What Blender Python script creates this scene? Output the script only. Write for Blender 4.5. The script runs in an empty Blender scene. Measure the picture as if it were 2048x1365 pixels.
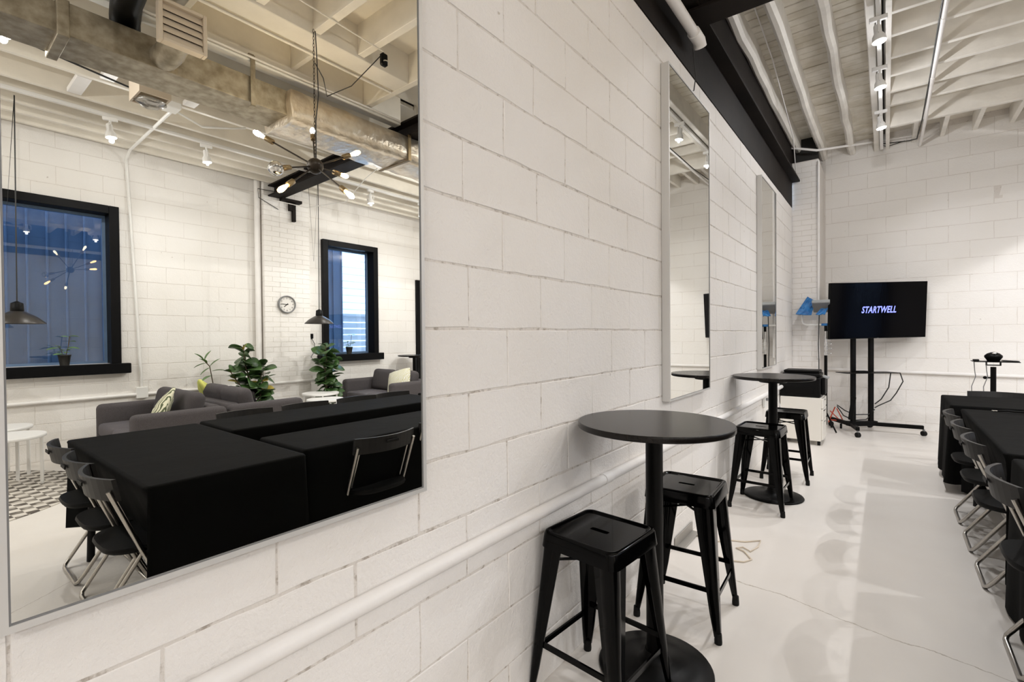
import bpy, bmesh, math, random
from mathutils import Vector, Matrix
random.seed(11)
PI = math.pi
S = bpy.context.scene
COL = S.collection

# ------------------------------------------------------------------ camera
CAM = Vector((1.0514, 0.0, 1.36))
yaw, pitch, roll = 0.66525, -0.01218, -0.00808
fwd = Vector((-math.sin(yaw)*math.cos(pitch), math.cos(yaw)*math.cos(pitch), math.sin(pitch)))
right0 = Vector((math.cos(yaw), math.sin(yaw), 0))
up0 = right0.cross(fwd)
right = right0*math.cos(roll) + up0*math.sin(roll)
up = up0*math.cos(roll) - right0*math.sin(roll)
cd = bpy.data.cameras.new('camera')
cd.sensor_fit = 'HORIZONTAL'; cd.sensor_width = 36.0
cd.lens = 953.76/2048*36.0
cd.clip_start = 0.02; cd.clip_end = 100
cam = bpy.data.objects.new('camera', cd); COL.objects.link(cam)
cam.matrix_world = Matrix(((right.x, up.x, -fwd.x, CAM.x), (right.y, up.y, -fwd.y, CAM.y),
                           (right.z, up.z, -fwd.z, CAM.z), (0, 0, 0, 1)))
S.camera = cam

# ------------------------------------------------------------------ world, exposure
w = bpy.data.worlds.new('world'); S.world = w; w.use_nodes = True
bg = w.node_tree.nodes['Background']
bg.inputs[0].default_value = (0.50, 0.70, 1.0, 1); bg.inputs[1].default_value = 10.0
S.view_settings.view_transform = 'Standard'; S.view_settings.look = 'None'
S.view_settings.gamma = 1.0; S.view_settings.use_curve_mapping = False
S.view_settings.exposure = -0.14
S.cycles.max_bounces = 10; S.cycles.diffuse_bounces = 5; S.cycles.glossy_bounces = 6
S.cycles.transparent_max_bounces = 12
S.cycles.caustics_reflective = False; S.cycles.caustics_refractive = False
S.cycles.sample_clamp_indirect = 6.0
SPOT_W = 66.0          # watts of each ceiling spot
SPOT_COL = (0.985, 0.985, 1.0)

# ------------------------------------------------------------------ materials
def new_mat(name):
    m = bpy.data.materials.new(name); m.use_nodes = True
    nt = m.node_tree
    return m, nt, nt.nodes['Principled BSDF']

def mat(name, col, rough=0.5, metal=0.0, var=0.0, vscale=6.0, bump=0.0, bscale=40.0, coat=0.0, col2=None, spec=None, detail=4.0):
    m, nt, b = new_mat(name)
    b.inputs['Base Color'].default_value = (*col, 1); b.inputs['Roughness'].default_value = rough
    b.inputs['Metallic'].default_value = metal
    if coat: b.inputs['Coat Weight'].default_value = coat; b.inputs['Coat Roughness'].default_value = 0.08
    if spec is not None: b.inputs['Specular IOR Level'].default_value = spec
    N, K = nt.nodes, nt.links
    geo = N.new('ShaderNodeNewGeometry')
    if var or col2:
        n = N.new('ShaderNodeTexNoise'); n.inputs['Scale'].default_value = vscale; n.inputs['Detail'].default_value = detail
        K.new(geo.outputs['Position'], n.inputs['Vector'])
        r = N.new('ShaderNodeValToRGB')
        c2 = col2 or tuple(max(0, c*(1-var)) for c in col)
        r.color_ramp.elements[0].position = 0.35; r.color_ramp.elements[1].position = 0.65
        r.color_ramp.elements[0].color = (*c2, 1); r.color_ramp.elements[1].color = (*col, 1)
        K.new(n.outputs['Fac'], r.inputs['Fac']); K.new(r.outputs['Color'], b.inputs['Base Color'])
    if bump:
        n2 = N.new('ShaderNodeTexNoise'); n2.inputs['Scale'].default_value = bscale; n2.inputs['Detail'].default_value = 5
        K.new(geo.outputs['Position'], n2.inputs['Vector'])
        bp = N.new('ShaderNodeBump'); bp.inputs['Strength'].default_value = bump; bp.inputs['Distance'].default_value = 0.01
        K.new(n2.outputs['Fac'], bp.inputs['Height']); K.new(bp.outputs['Normal'], b.inputs['Normal'])
    return m

def emis(name, col, strength):
    m, nt, b = new_mat(name)
    b.inputs['Base Color'].default_value = (*col, 1)
    b.inputs['Emission Color'].default_value = (*col, 1); b.inputs['Emission Strength'].default_value = strength
    return m

def masonry(name, col, dirt=(0.30, 0.25, 0.20), amount=0.62):
    """painted masonry: orange-peel paint, pits and grubby specks"""
    m, nt, b = new_mat(name); N, K = nt.nodes, nt.links
    b.inputs['Roughness'].default_value = 0.5; b.inputs['Specular IOR Level'].default_value = 0.35
    geo = N.new('ShaderNodeNewGeometry')
    n1 = N.new('ShaderNodeTexNoise'); n1.inputs['Scale'].default_value = 1.3; n1.inputs['Detail'].default_value = 3
    n2 = N.new('ShaderNodeTexNoise'); n2.inputs['Scale'].default_value = 26; n2.inputs['Detail'].default_value = 6; n2.inputs['Roughness'].default_value = 0.7
    n3 = N.new('ShaderNodeTexNoise'); n3.inputs['Scale'].default_value = 95; n3.inputs['Detail'].default_value = 4
    for n in (n1, n2, n3): K.new(geo.outputs['Position'], n.inputs['Vector'])
    r1 = N.new('ShaderNodeValToRGB'); r1.color_ramp.elements[0].position = .3; r1.color_ramp.elements[1].position = .7
    r1.color_ramp.elements[0].color = (col[0]*.95, col[1]*.94, col[2]*.92, 1); r1.color_ramp.elements[1].color = (*col, 1)
    K.new(n1.outputs['Fac'], r1.inputs['Fac'])
    r2 = N.new('ShaderNodeValToRGB'); r2.color_ramp.elements[0].position = amount; r2.color_ramp.elements[1].position = amount+.12
    r2.color_ramp.elements[0].color = (0, 0, 0, 1); r2.color_ramp.elements[1].color = (.75, .75, .75, 1)
    K.new(n2.outputs['Fac'], r2.inputs['Fac'])
    mx = N.new('ShaderNodeMix'); mx.data_type = 'RGBA'
    K.new(r2.outputs['Color'], mx.inputs[0]); K.new(r1.outputs['Color'], mx.inputs[6]); mx.inputs[7].default_value = (*dirt, 1)
    vo = N.new('ShaderNodeTexVoronoi'); vo.inputs['Scale'].default_value = 5.5; K.new(geo.outputs['Position'], vo.inputs['Vector'])
    nw = N.new('ShaderNodeMath'); nw.operation = 'MULTIPLY_ADD'; nw.inputs[1].default_value = .16
    K.new(n3.outputs['Fac'], nw.inputs[0]); K.new(vo.outputs['Distance'], nw.inputs[2])
    lt = N.new('ShaderNodeMath'); lt.operation = 'LESS_THAN'; lt.inputs[1].default_value = .118; K.new(nw.outputs[0], lt.inputs[0])
    n4 = N.new('ShaderNodeTexNoise'); n4.inputs['Scale'].default_value = 2.1; K.new(geo.outputs['Position'], n4.inputs['Vector'])
    gt = N.new('ShaderNodeMath'); gt.operation = 'GREATER_THAN'; gt.inputs[1].default_value = .54; K.new(n4.outputs['Fac'], gt.inputs[0])
    ml = N.new('ShaderNodeMath'); ml.operation = 'MULTIPLY'; K.new(lt.outputs[0], ml.inputs[0]); K.new(gt.outputs[0], ml.inputs[1])
    ml2 = N.new('ShaderNodeMath'); ml2.operation = 'MULTIPLY'; ml2.inputs[1].default_value = .6; K.new(ml.outputs[0], ml2.inputs[0])
    mx3 = N.new('ShaderNodeMix'); mx3.data_type = 'RGBA'
    K.new(ml2.outputs[0], mx3.inputs[0]); K.new(mx.outputs[2], mx3.inputs[6]); mx3.inputs[7].default_value = (.42, .36, .29, 1)
    K.new(mx3.outputs[2], b.inputs['Base Color'])
    add = N.new('ShaderNodeMath'); add.operation = 'MULTIPLY_ADD'; add.inputs[1].default_value = 0.5
    K.new(n3.outputs['Fac'], add.inputs[0]); K.new(n2.outputs['Fac'], add.inputs[2])
    bp = N.new('ShaderNodeBump'); bp.inputs['Strength'].default_value = .55; bp.inputs['Distance'].default_value = .008
    K.new(add.outputs[0], bp.inputs['Height']); K.new(bp.outputs['Normal'], b.inputs['Normal'])
    return m

M = {}
M['block'] = masonry('painted_block', (.86, .835, .81), amount=.72)
M['mortar'] = masonry('painted_mortar', (.74, .70, .66), amount=.52)
M['mortar_far'] = masonry('painted_mortar_far', (.74, .70, .66), amount=.60)
M['brick'] = masonry('painted_brick', (.86, .835, .81), amount=.74)
M['block_far'] = masonry('painted_block_far', (.86, .835, .805), amount=.78)
M['white_paint'] = mat('white_paint', (.85, .825, .80), .45, var=.05, bump=.1)
M['ceiling'] = mat('aged_white_ceiling', (.83, .78, .69), .6, var=.10, vscale=3, bump=.15, bscale=25)
M['plank'] = mat('painted_plank', (.80, .76, .68), .6, col2=(.62, .57, .47), vscale=5, bump=.3, bscale=18)
M['joist'] = mat('painted_joist', (.84, .805, .74), .55, var=.12, vscale=5, bump=.25, bscale=22)
M['joist_w'] = mat('painted_joist_warm', (.83, .78, .69), .55, var=.10, vscale=4, bump=.15, bscale=22)
M['gap_shade'] = mat('painted_gap_shade', (.03, .028, .026), .9)  # near-black colour standing in for the shade inside gaps
M['beam'] = mat('black_steel', (.017, .0132, .0112), .6, spec=.10, col2=(.008, .0062, .0056), vscale=2, bump=.1, bscale=30)
M['black_gloss'] = mat('black_gloss_enamel', (.0012, .0012, .0012), .10, spec=.11)
M['black_satin'] = mat('black_satin', (.0025, .0024, .0023), .42, spec=.13)
M['table_top'] = mat('dark_laminate', (.0085, .0068, .0058), .26, var=.2, vscale=60, spec=.24)
M['black_matte'] = mat('black_matte', (.005, .005, .005), .6, spec=.2)
M['black_frame'] = mat('black_window_paint', (.003, .003, .0035), .45, spec=.12)
M['cloth'] = mat('black_polyester_cloth', (.0024, .0024, .0023), .8, bump=.5, bscale=5, spec=.06)
M['chair_plastic'] = mat('charcoal_plastic', (.016, .0152, .015), .45, spec=.22)
M['chair_seat'] = mat('black_seat', (.003, .003, .003), .55, spec=.14)
M['chair_steel'] = mat('grey_steel_tube', (.46, .44, .41), .28, metal=1.0)
M['chrome'] = mat('chrome', (.75, .75, .75), .15, metal=1.0)
M['silver_frame'] = mat('silver_frame', (.66, .65, .63), .42, metal=.35)
M['mirror'] = mat('mirror_glass', (.885, .88, .83), 0.0, metal=1.0)
M['galv'] = mat('galvanised_sheet', (.47, .42, .33), .42, metal=.65, col2=(.27, .23, .165), vscale=13, bump=.05, bscale=60, detail=8)
M['foil'] = mat('foil_insulation', (.84, .77, .66), .28, metal=.7, col2=(.70, .60, .47), vscale=12, bump=1.0, bscale=17)
M['tan'] = mat('tan_grille', (.62, .53, .42), .5)
M['wh_plastic'] = mat('white_plastic', (.80, .79, .76), .35)
M['wh_metal'] = mat('white_metal', (.82, .81, .79), .35)
M['cabinet'] = mat('cabinet_white', (.76, .73, .67), .4)
M['printer'] = mat('printer_black', (.003, .003, .003), .4, spec=.14)
M['grey_plastic'] = mat('grey_plastic', (.20, .20, .20), .45)
M['sofa'] = mat('charcoal_sofa_fabric', (.085, .075, .078), .9, col2=(.055, .048, .050), vscale=220, bump=.3, bscale=300)
M['sofa_seat'] = mat('sofa_seat_fabric', (.11, .10, .108), .9, bump=.3, bscale=300)
M['leaf'] = mat('leaf_green', (.055, .12, .028), .38, col2=(.022, .055, .014), vscale=9)
M['leaf_y'] = mat('leaf_yellow', (.42, .33, .06), .5)
M['leaf_l'] = mat('leaf_pale', (.16, .28, .10), .45, col2=(.10, .19, .06), vscale=14)
M['stem'] = mat('stem_brown', (.09, .06, .035), .8)
M['pot'] = mat('dark_pot', (.022, .020, .018), .6)
M['pot_w'] = mat('white_pot', (.7, .68, .65), .5)
M['soil'] = mat('soil', (.03, .02, .013), .95)
M['blue_gel'] = mat('blue_tape', (.012, .10, .30), .5, col2=(.02, .18, .46), vscale=18)
M['panel_grey'] = mat('panel_grey', (.30, .31, .31), .5)
M['red'] = mat('red_metal', (.55, .07, .03), .45)
M['cable_black'] = mat('black_cable', (.012, .012, .012), .5)
M['cable_tan'] = mat('cream_cable', (.72, .63, .51), .6)
M['screen'] = mat('tv_screen', (.0012, .0012, .002), .10, spec=.07)
M['logo'] = emis('screen_logo', (.22, .26, .95), 1.5)
M['lamp_face'] = emis('lamp_face', (1.0, .95, .86), 22.0)
M['bulb'] = emis('bulb_glow', (1.0, .62, .24), 40.0)
M['bulb_hot'] = emis('bulb_bright', (1.0, .84, .58), 200.0)
M['bronze'] = mat('dark_bronze', (.035, .026, .018), .4, metal=.6)
M['brass'] = mat('aged_brass', (.22, .16, .085), .4, metal=.8)
M['shade'] = mat('lamp_shade_black', (.035, .030, .026), .35, metal=.3)
M['clock_face'] = mat('clock_face', (.74, .71, .67), .5)
M['siding_blue'] = mat('blue_grey_siding', (.115, .185, .30), .6, var=.2, vscale=3)
M['siding_white'] = mat('white_siding', (.86, .88, .92), .6)
M['fence_w'] = mat('weathered_fence', (.66, .68, .70), .7, var=.15, vscale=8)
M['ground'] = mat('outside_ground', (.28, .28, .30), .9)

def glass_mat():
    m, nt, b = new_mat('window_glass'); N, K = nt.nodes, nt.links
    N.remove(b); out = N['Material Output']
    t = N.new('ShaderNodeBsdfTransparent'); t.inputs[0].default_value = (.90, .95, 1, 1)
    g = N.new('ShaderNodeBsdfGlossy'); g.inputs['Roughness'].default_value = 0.0
    lw = N.new('ShaderNodeLayerWeight'); lw.inputs[0].default_value = .5
    pw = N.new('ShaderNodeMath'); pw.operation = 'POWER'; pw.inputs[1].default_value = 4.0; K.new(lw.outputs['Facing'], pw.inputs[0])
    fr = N.new('ShaderNodeMath'); fr.operation = 'MULTIPLY_ADD'; fr.inputs[1].default_value = .6; fr.inputs[2].default_value = .105; K.new(pw.outputs[0], fr.inputs[0])
    mx = N.new('ShaderNodeMixShader')
    K.new(fr.outputs[0], mx.inputs[0]); K.new(t.outputs[0], mx.inputs[1]); K.new(g.outputs[0], mx.inputs[2])
    K.new(mx.outputs[0], out.inputs[0]); return m
M['glass'] = glass_mat()

def clear_mat():
    m, nt, b = new_mat('clear_plastic'); N, K = nt.nodes, nt.links
    N.remove(b); out = N['Material Output']
    t = N.new('ShaderNodeBsdfTransparent'); t.inputs[0].default_value = (.82, .82, .80, 1)
    g = N.new('ShaderNodeBsdfGlossy'); g.inputs['Roughness'].default_value = 0.15
    mx = N.new('ShaderNodeMixShader'); mx.inputs[0].default_value = .3
    K.new(t.outputs[0], mx.inputs[1]); K.new(g.outputs[0], mx.inputs[2]); K.new(mx.outputs[0], out.inputs[0]); return m
M['clear'] = clear_mat()

def floor_mat():
    m, nt, b = new_mat('painted_concrete_floor'); N, K = nt.nodes, nt.links
    b.inputs['Specular IOR Level'].default_value = .4
    geo = N.new('ShaderNodeNewGeometry')
    def noise(sc, det=4, rough=.55):
        n = N.new('ShaderNodeTexNoise'); n.inputs['Scale'].default_value = sc; n.inputs['Detail'].default_value = det
        n.inputs['Roughness'].default_value = rough; K.new(geo.outputs['Position'], n.inputs['Vector']); return n
    def ramp(src, p0, p1, c0, c1):
        r = N.new('ShaderNodeValToRGB'); e = r.color_ramp.elements
        e[0].position, e[1].position = p0, p1; e[0].color, e[1].color = (*c0, 1), (*c1, 1)
        K.new(src, r.inputs['Fac']); return r
    base = ramp(noise(1.1, 5).outputs['Fac'], .3, .7, (.745, .70, .65), (.80, .765, .72))
    specks = ramp(noise(38, 6, .75).outputs['Fac'], .68, .76, (0, 0, 0), (.55, .55, .55))
    mx = N.new('ShaderNodeMix'); mx.data_type = 'RGBA'
    K.new(specks.outputs['Color'], mx.inputs[0]); K.new(base.outputs['Color'], mx.inputs[6]); mx.inputs[7].default_value = (.42, .36, .29, 1)
    cur = mx.outputs[2]
    # hairline cracks: y = a*x + c, warped
    sep = N.new('ShaderNodeSeparateXYZ'); K.new(geo.outputs['Position'], sep.inputs[0])
    wob = noise(2.6, 6, .62)
    for (a, c, x0, x1) in ((-.16, 2.87, .40, 1.75), (1.25, -2.74, 2.25, 3.3)):
        ma = N.new('ShaderNodeMath'); ma.operation = 'MULTIPLY_ADD'; ma.inputs[1].default_value = -a
        K.new(sep.outputs['X'], ma.inputs[0]); K.new(sep.outputs['Y'], ma.inputs[2])
        mb = N.new('ShaderNodeMath'); mb.operation = 'MULTIPLY_ADD'; mb.inputs[1].default_value = .16
        K.new(wob.outputs['Fac'], mb.inputs[0]); K.new(ma.outputs[0], mb.inputs[2])
        mc = N.new('ShaderNodeMath'); mc.operation = 'SUBTRACT'; mc.inputs[1].default_value = c+.08; K.new(mb.outputs[0], mc.inputs[0])
        md = N.new('ShaderNodeMath'); md.operation = 'ABSOLUTE'; K.new(mc.outputs[0], md.inputs[0])
        me = N.new('ShaderNodeMath'); me.operation = 'LESS_THAN'; me.inputs[1].default_value = .0030; K.new(md.outputs[0], me.inputs[0])
        g1 = N.new('ShaderNodeMath'); g1.operation = 'GREATER_THAN'; g1.inputs[1].default_value = x0; K.new(sep.outputs['X'], g1.inputs[0])
        g2 = N.new('ShaderNodeMath'); g2.operation = 'LESS_THAN'; g2.inputs[1].default_value = x1; K.new(sep.outputs['X'], g2.inputs[0])
        m1 = N.new('ShaderNodeMath'); m1.operation = 'MULTIPLY'; K.new(g1.outputs[0], m1.inputs[0]); K.new(g2.outputs[0], m1.inputs[1])
        m2 = N.new('ShaderNodeMath'); m2.operation = 'MULTIPLY'; K.new(m1.outputs[0], m2.inputs[0]); K.new(me.outputs[0], m2.inputs[1])
        m3 = N.new('ShaderNodeMath'); m3.operation = 'MULTIPLY'; m3.inputs[1].default_value = .6; K.new(m2.outputs[0], m3.inputs[0])
        x2 = N.new('ShaderNodeMix'); x2.data_type = 'RGBA'
        K.new(m3.outputs[0], x2.inputs[0]); K.new(cur, x2.inputs[6]); x2.inputs[7].default_value = (.30, .24, .17, 1)
        cur = x2.outputs[2]
    K.new(cur, b.inputs['Base Color'])
    rr = ramp(noise(3, 4).outputs['Fac'], .3, .7, (.30, .30, .30), (.46, .46, .46)); K.new(rr.outputs['Color'], b.inputs['Roughness'])
    bp = N.new('ShaderNodeBump'); bp.inputs['Strength'].default_value = .12; bp.inputs['Distance'].default_value = .006
    K.new(noise(30, 5).outputs['Fac'], bp.inputs['Height']); K.new(bp.outputs['Normal'], b.inputs['Normal'])
    return m
M['floor'] = floor_mat()

def rug_mat():
    m, nt, b = new_mat('checked_rug'); N, K = nt.nodes, nt.links
    b.inputs['Roughness'].default_value = .95
    geo = N.new('ShaderNodeNewGeometry'); mp = N.new('ShaderNodeMapping'); mp.inputs['Rotation'].default_value = (0, 0, .12)
    K.new(geo.outputs['Position'], mp.inputs['Vector'])
    ck = N.new('ShaderNodeTexChecker'); ck.inputs['Scale'].default_value = 13.0
    ck.inputs['Color1'].default_value = (.66, .62, .56, 1); ck.inputs['Color2'].default_value = (.10, .085, .07, 1)
    K.new(mp.outputs[0], ck.inputs['Vector'])
    n = N.new('ShaderNodeTexNoise'); n.inputs['Scale'].default_value = 9; K.new(geo.outputs['Position'], n.inputs['Vector'])
    r = N.new('ShaderNodeValToRGB'); r.color_ramp.elements[0].position = .45; r.color_ramp.elements[1].position = .62
    r.color_ramp.elements[0].color = (0, 0, 0, 1); r.color_ramp.elements[1].color = (.6, .6, .6, 1); K.new(n.outputs['Fac'], r.inputs['Fac'])
    mx = N.new('ShaderNodeMix'); mx.data_type = 'RGBA'; K.new(r.outputs['Color'], mx.inputs[0]); K.new(ck.outputs['Color'], mx.inputs[6])
    mx.inputs[7].default_value = (.50, .46, .40, 1); K.new(mx.outputs[2], b.inputs['Base Color']); return m
M['rug'] = rug_mat()

def pillow_mat(name, c1, c2, sc):
    m, nt, b = new_mat(name); N, K = nt.nodes, nt.links; b.inputs['Roughness'].default_value = .9
    geo = N.new('ShaderNodeNewGeometry'); wv = N.new('ShaderNodeTexWave'); wv.inputs['Scale'].default_value = sc; wv.inputs['Distortion'].default_value = 9
    wv.inputs['Detail'].default_value = 2; K.new(geo.outputs['Position'], wv.inputs['Vector'])
    r = N.new('ShaderNodeValToRGB'); r.color_ramp.elements[0].position = .28; r.color_ramp.elements[1].position = .36
    r.color_ramp.elements[0].color = (*c2, 1); r.color_ramp.elements[1].color = (*c1, 1)
    K.new(wv.outputs['Fac'], r.inputs['Fac']); K.new(r.outputs['Color'], b.inputs['Base Color']); return m
M['pillow_leaf'] = pillow_mat('pillow_leaf_print', (.72, .70, .52), (.10, .12, .06), 7)
M['pillow_yel'] = pillow_mat('pillow_yellow_print', (.70, .69, .64), (.52, .48, .22), 16)
M['pillow_green'] = pillow_mat('pillow_lime', (.62, .62, .16), (.50, .55, .12), 3)

# ------------------------------------------------------------------ helpers
class MB:
    """collects simple shapes and links them as ONE mesh object"""
    def __init__(s): s.v = []; s.f = []; s.sm = []
    def add(s, vs, fs, smooth=False, X=None):
        o = len(s.v)
        s.v += [tuple(X @ Vector(v)) if X is not None else tuple(v) for v in vs]
        s.f += [tuple(i+o for i in f) for f in fs]; s.sm += [smooth]*len(fs)
        return s
    def box(s, lo, hi, bev=0.0, X=None):
        x0, y0, z0 = lo; x1, y1, z1 = hi
        if not bev:
            vs = [(x, y, z) for x in (x0, x1) for y in (y0, y1) for z in (z0, z1)]
            fs = [(0, 1, 3, 2), (4, 6, 7, 5), (0, 4, 5, 1), (2, 3, 7, 6), (0, 2, 6, 4), (1, 5, 7, 3)]
            return s.add(vs, fs, False, X)
        c = ((x0+x1)/2, (y0+y1)/2, (z0+z1)/2); h = ((x1-x0)/2, (y1-y0)/2, (z1-z0)/2)
        b = min(bev, min(h)*.98); vs = []; idx = {}
        for sx in (-1, 1):
            for sy in (-1, 1):
                for sz in (-1, 1):
                    sg = (sx, sy, sz)
                    for a in range(3):
                        idx[(sg, a)] = len(vs)
                        vs.append(tuple(c[k]+sg[k]*(h[k] if k == a else h[k]-b) for k in range(3)))
        fs = []
        for a in range(3):
            p, q = [k for k in range(3) if k != a]
            for sa in (-1, 1):
                lp = []
                for (u, v) in ((-1, -1), (1, -1), (1, 1), (-1, 1)):
                    g = [0, 0, 0]; g[a] = sa; g[p] = u; g[q] = v; lp.append(idx[(tuple(g), a)])
                fl = (sa > 0) == (a != 1)
                fs.append(tuple(lp if fl else lp[::-1]))
        for a in range(3):
            p, q = [k for k in range(3) if k != a]
            for u in (-1, 1):
                for v in (-1, 1):
                    g0 = [0, 0, 0]; g0[p] = u; g0[q] = v; g1 = list(g0); g0[a] = -1; g1[a] = 1
                    fs.append((idx[(tuple(g0), p)], idx[(tuple(g1), p)], idx[(tuple(g1), q)], idx[(tuple(g0), q)]))
        for sx in (-1, 1):
            for sy in (-1, 1):
                for sz in (-1, 1):
                    fs.append(tuple(idx[((sx, sy, sz), a)] for a in range(3)))
        return s.add(vs, fs, False, X)
    def loft(s, rings, closed=True, caps=True, smooth=True, X=None):
        n = len(rings[0]); vs = [p for r in rings for p in r]; fs = []
        for i in range(len(rings)-1):
            for j in range(n if closed else n-1):
                k = (j+1) % n
                fs.append((i*n+j, i*n+k, (i+1)*n+k, (i+1)*n+j))
        s.add(vs, fs, smooth, X)
        if caps:
            s.add(rings[0], [tuple(range(n))[::-1]], False, X); s.add(rings[-1], [tuple(range(n))], False, X)
        return s
    def tube(s, pts, r, n=8, closed=False, X=None, caps=True):
        P = [Vector(p) for p in pts]; L = len(P); rs = r if isinstance(r, (list, tuple)) else [r]*L
        T = []
        for i in range(L):
            a = P[(i-1) % L] if (closed or i > 0) else P[i]; b = P[(i+1) % L] if (closed or i < L-1) else P[i]
            t = (b-a); T.append(t.normalized() if t.length > 1e-9 else Vector((0, 0, 1)))
        u = T[0].orthogonal().normalized(); rings = []
        for i in range(L):
            u = (u - T[i]*u.dot(T[i])); u = u.normalized() if u.length > 1e-6 else T[i].orthogonal().normalized()
            v = T[i].cross(u)
            rings.append([tuple(P[i]+(u*math.cos(2*PI*k/n)+v*math.sin(2*PI*k/n))*rs[i]) for k in range(n)])
        if closed: rings.append(rings[0])
        return s.loft(rings, True, caps and not closed, True, X)
    def lathe(s, prof, n=24, c=(0, 0, 0), X=None, smooth=True, caps=True):
        rings = [[(c[0]+r*math.cos(2*PI*k/n), c[1]+r*math.sin(2*PI*k/n), c[2]+z) for k in range(n)] for r, z in prof]
        return s.loft(rings, True, caps, smooth, X)
    def sphere(s, c, r, n=14, X=None, sc=(1, 1, 1)):
        m = n//2; rings = []
        for i in range(m+1):
            a = -PI/2 + PI*i/m; rr = max(math.cos(a), .02)*r
            rings.append([(c[0]+rr*sc[0]*math.cos(2*PI*k/n), c[1]+rr*sc[1]*math.sin(2*PI*k/n), c[2]+r*sc[2]*math.sin(a)) for k in range(n)])
        return s.loft(rings, True, True, True, X)
    def prism(s, poly, z0, z1, X=None):
        n = len(poly)
        return s.loft([[(x, y, z0) for x, y in poly], [(x, y, z1) for x, y in poly]], True, True, False, X)
    def mesh(s, name, m):
        me = bpy.data.meshes.new(name); me.from_pydata(s.v, [], s.f)
        me.polygons.foreach_set('use_smooth', s.sm); me.materials.append(m)
        bm = bmesh.new(); bm.from_mesh(me); bmesh.ops.recalc_face_normals(bm, faces=bm.faces); bm.to_mesh(me); bm.free()
        me.update(); return me
    def build(s, name, m, parent=None, loc=None):
        return link(name, s.mesh(name, m), parent, loc)

def link(name, me, parent=None, loc=None):
    o = bpy.data.objects.new(name, me); COL.objects.link(o)
    if parent is not None: o.parent = parent
    if loc is not None: o.location = loc
    return o

def tag(o, label=None, cat=None, group=None, kind=None):
    if label: o['label'] = label
    if cat: o['category'] = cat
    if group: o['group'] = group
    if kind: o['kind'] = kind
    return o

def thing(name, label, cat, loc=(0, 0, 0), rz=0.0, group=None):
    o = bpy.data.objects.new(name, None); COL.objects.link(o); o.empty_display_size = .1
    o.location = loc; o.rotation_euler = (0, 0, rz)
    return tag(o, label, cat, group)

def copy_tree(o, parent=None):
    c = o.copy(); COL.objects.link(c)
    if parent is not None: c.parent = parent
    for ch in list(o.children): copy_tree(ch, c)
    return c

def dup(root, loc, rz, label, group=None):
    c = copy_tree(root); c.location = loc; c.rotation_euler = (0, 0, rz); c['label'] = label
    if group: c['group'] = group
    return c

def soft_box(name, lo, hi, r, m, parent, seg=3, puff=0.0, X=None):
    bm = bmesh.new(); bmesh.ops.create_cube(bm, size=1)
    for v in bm.verts:
        v.co = Vector(((lo[k]+hi[k])/2 + v.co[k]*(hi[k]-lo[k]) for k in range(3)))
    if puff:
        bmesh.ops.subdivide_edges(bm, edges=bm.edges[:], cuts=3, use_grid_fill=True)
        c = [(lo[k]+hi[k])/2 for k in range(3)]; h = [(hi[k]-lo[k])/2 for k in range(3)]
        ax = h.index(min(h)); o2 = [k for k in range(3) if k != ax]
        for v in bm.verts:
            q = 1.0
            for k in o2: q *= 1-((v.co[k]-c[k])/h[k])**2
            e = max(abs((v.co[k]-c[k])/h[k]) for k in o2)
            v.co[ax] = c[ax] + (v.co[ax]-c[ax])*(1-.72*e**4*(1 if puff > .5 else puff)) + math.copysign(puff*.02*q, v.co[ax]-c[ax])
        bmesh.ops.smooth_vert(bm, verts=bm.verts[:], factor=.5, use_axis_x=True, use_axis_y=True, use_axis_z=True)
    else:
        bmesh.ops.bevel(bm, geom=bm.edges[:], offset=r, segments=seg, profile=.5, affect='EDGES')
    if X is not None: bmesh.ops.transform(bm, matrix=X, verts=bm.verts[:])
    me = bpy.data.meshes.new(name); bm.to_mesh(me); bm.free(); me.materials.append(m)
    me.polygons.foreach_set('use_smooth', [True]*len(me.polygons))
    return link(name, me, parent)

def text_mesh(name, body, size, m, X, parent=None, shear=0.0, bold=0.0, ext=.001, sx=1.0, spacing=1.0):
    cu = bpy.data.curves.new(name, 'FONT'); cu.body = body; cu.size = size; cu.align_x = 'CENTER'; cu.align_y = 'CENTER'
    cu.shear = shear; cu.offset = bold; cu.extrude = ext; cu.space_character = spacing; cu.resolution_u = 3
    to = bpy.data.objects.new(name, cu); COL.objects.link(to)
    dg = bpy.context.evaluated_depsgraph_get(); dg.update()
    me = bpy.data.meshes.new_from_object(to.evaluated_get(dg)); me.name = name
    bpy.data.objects.remove(to); bpy.data.curves.remove(cu)
    me.transform(Matrix.Diagonal((sx, 1, 1, 1))); me.transform(X)
    me.materials.clear(); me.materials.append(m)
    return link(name, me, parent)

def RX(a): return Matrix.Rotation(a, 4, 'X')
def RY(a): return Matrix.Rotation(a, 4, 'Y')
def RZ(a): return Matrix.Rotation(a, 4, 'Z')
def TR(*p): return Matrix.Translation(Vector(p))

# ------------------------------------------------------------------ room shell
YE = 8.60      # end wall face
XW = 6.40      # window wall face
YB = -3.0      # wall behind the camera
floor = MB().box((-.8, YB-.2, -.1), (XW+.3, YE+.2, 0)).build('floor', M['floor']); tag(floor, kind='structure')

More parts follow.
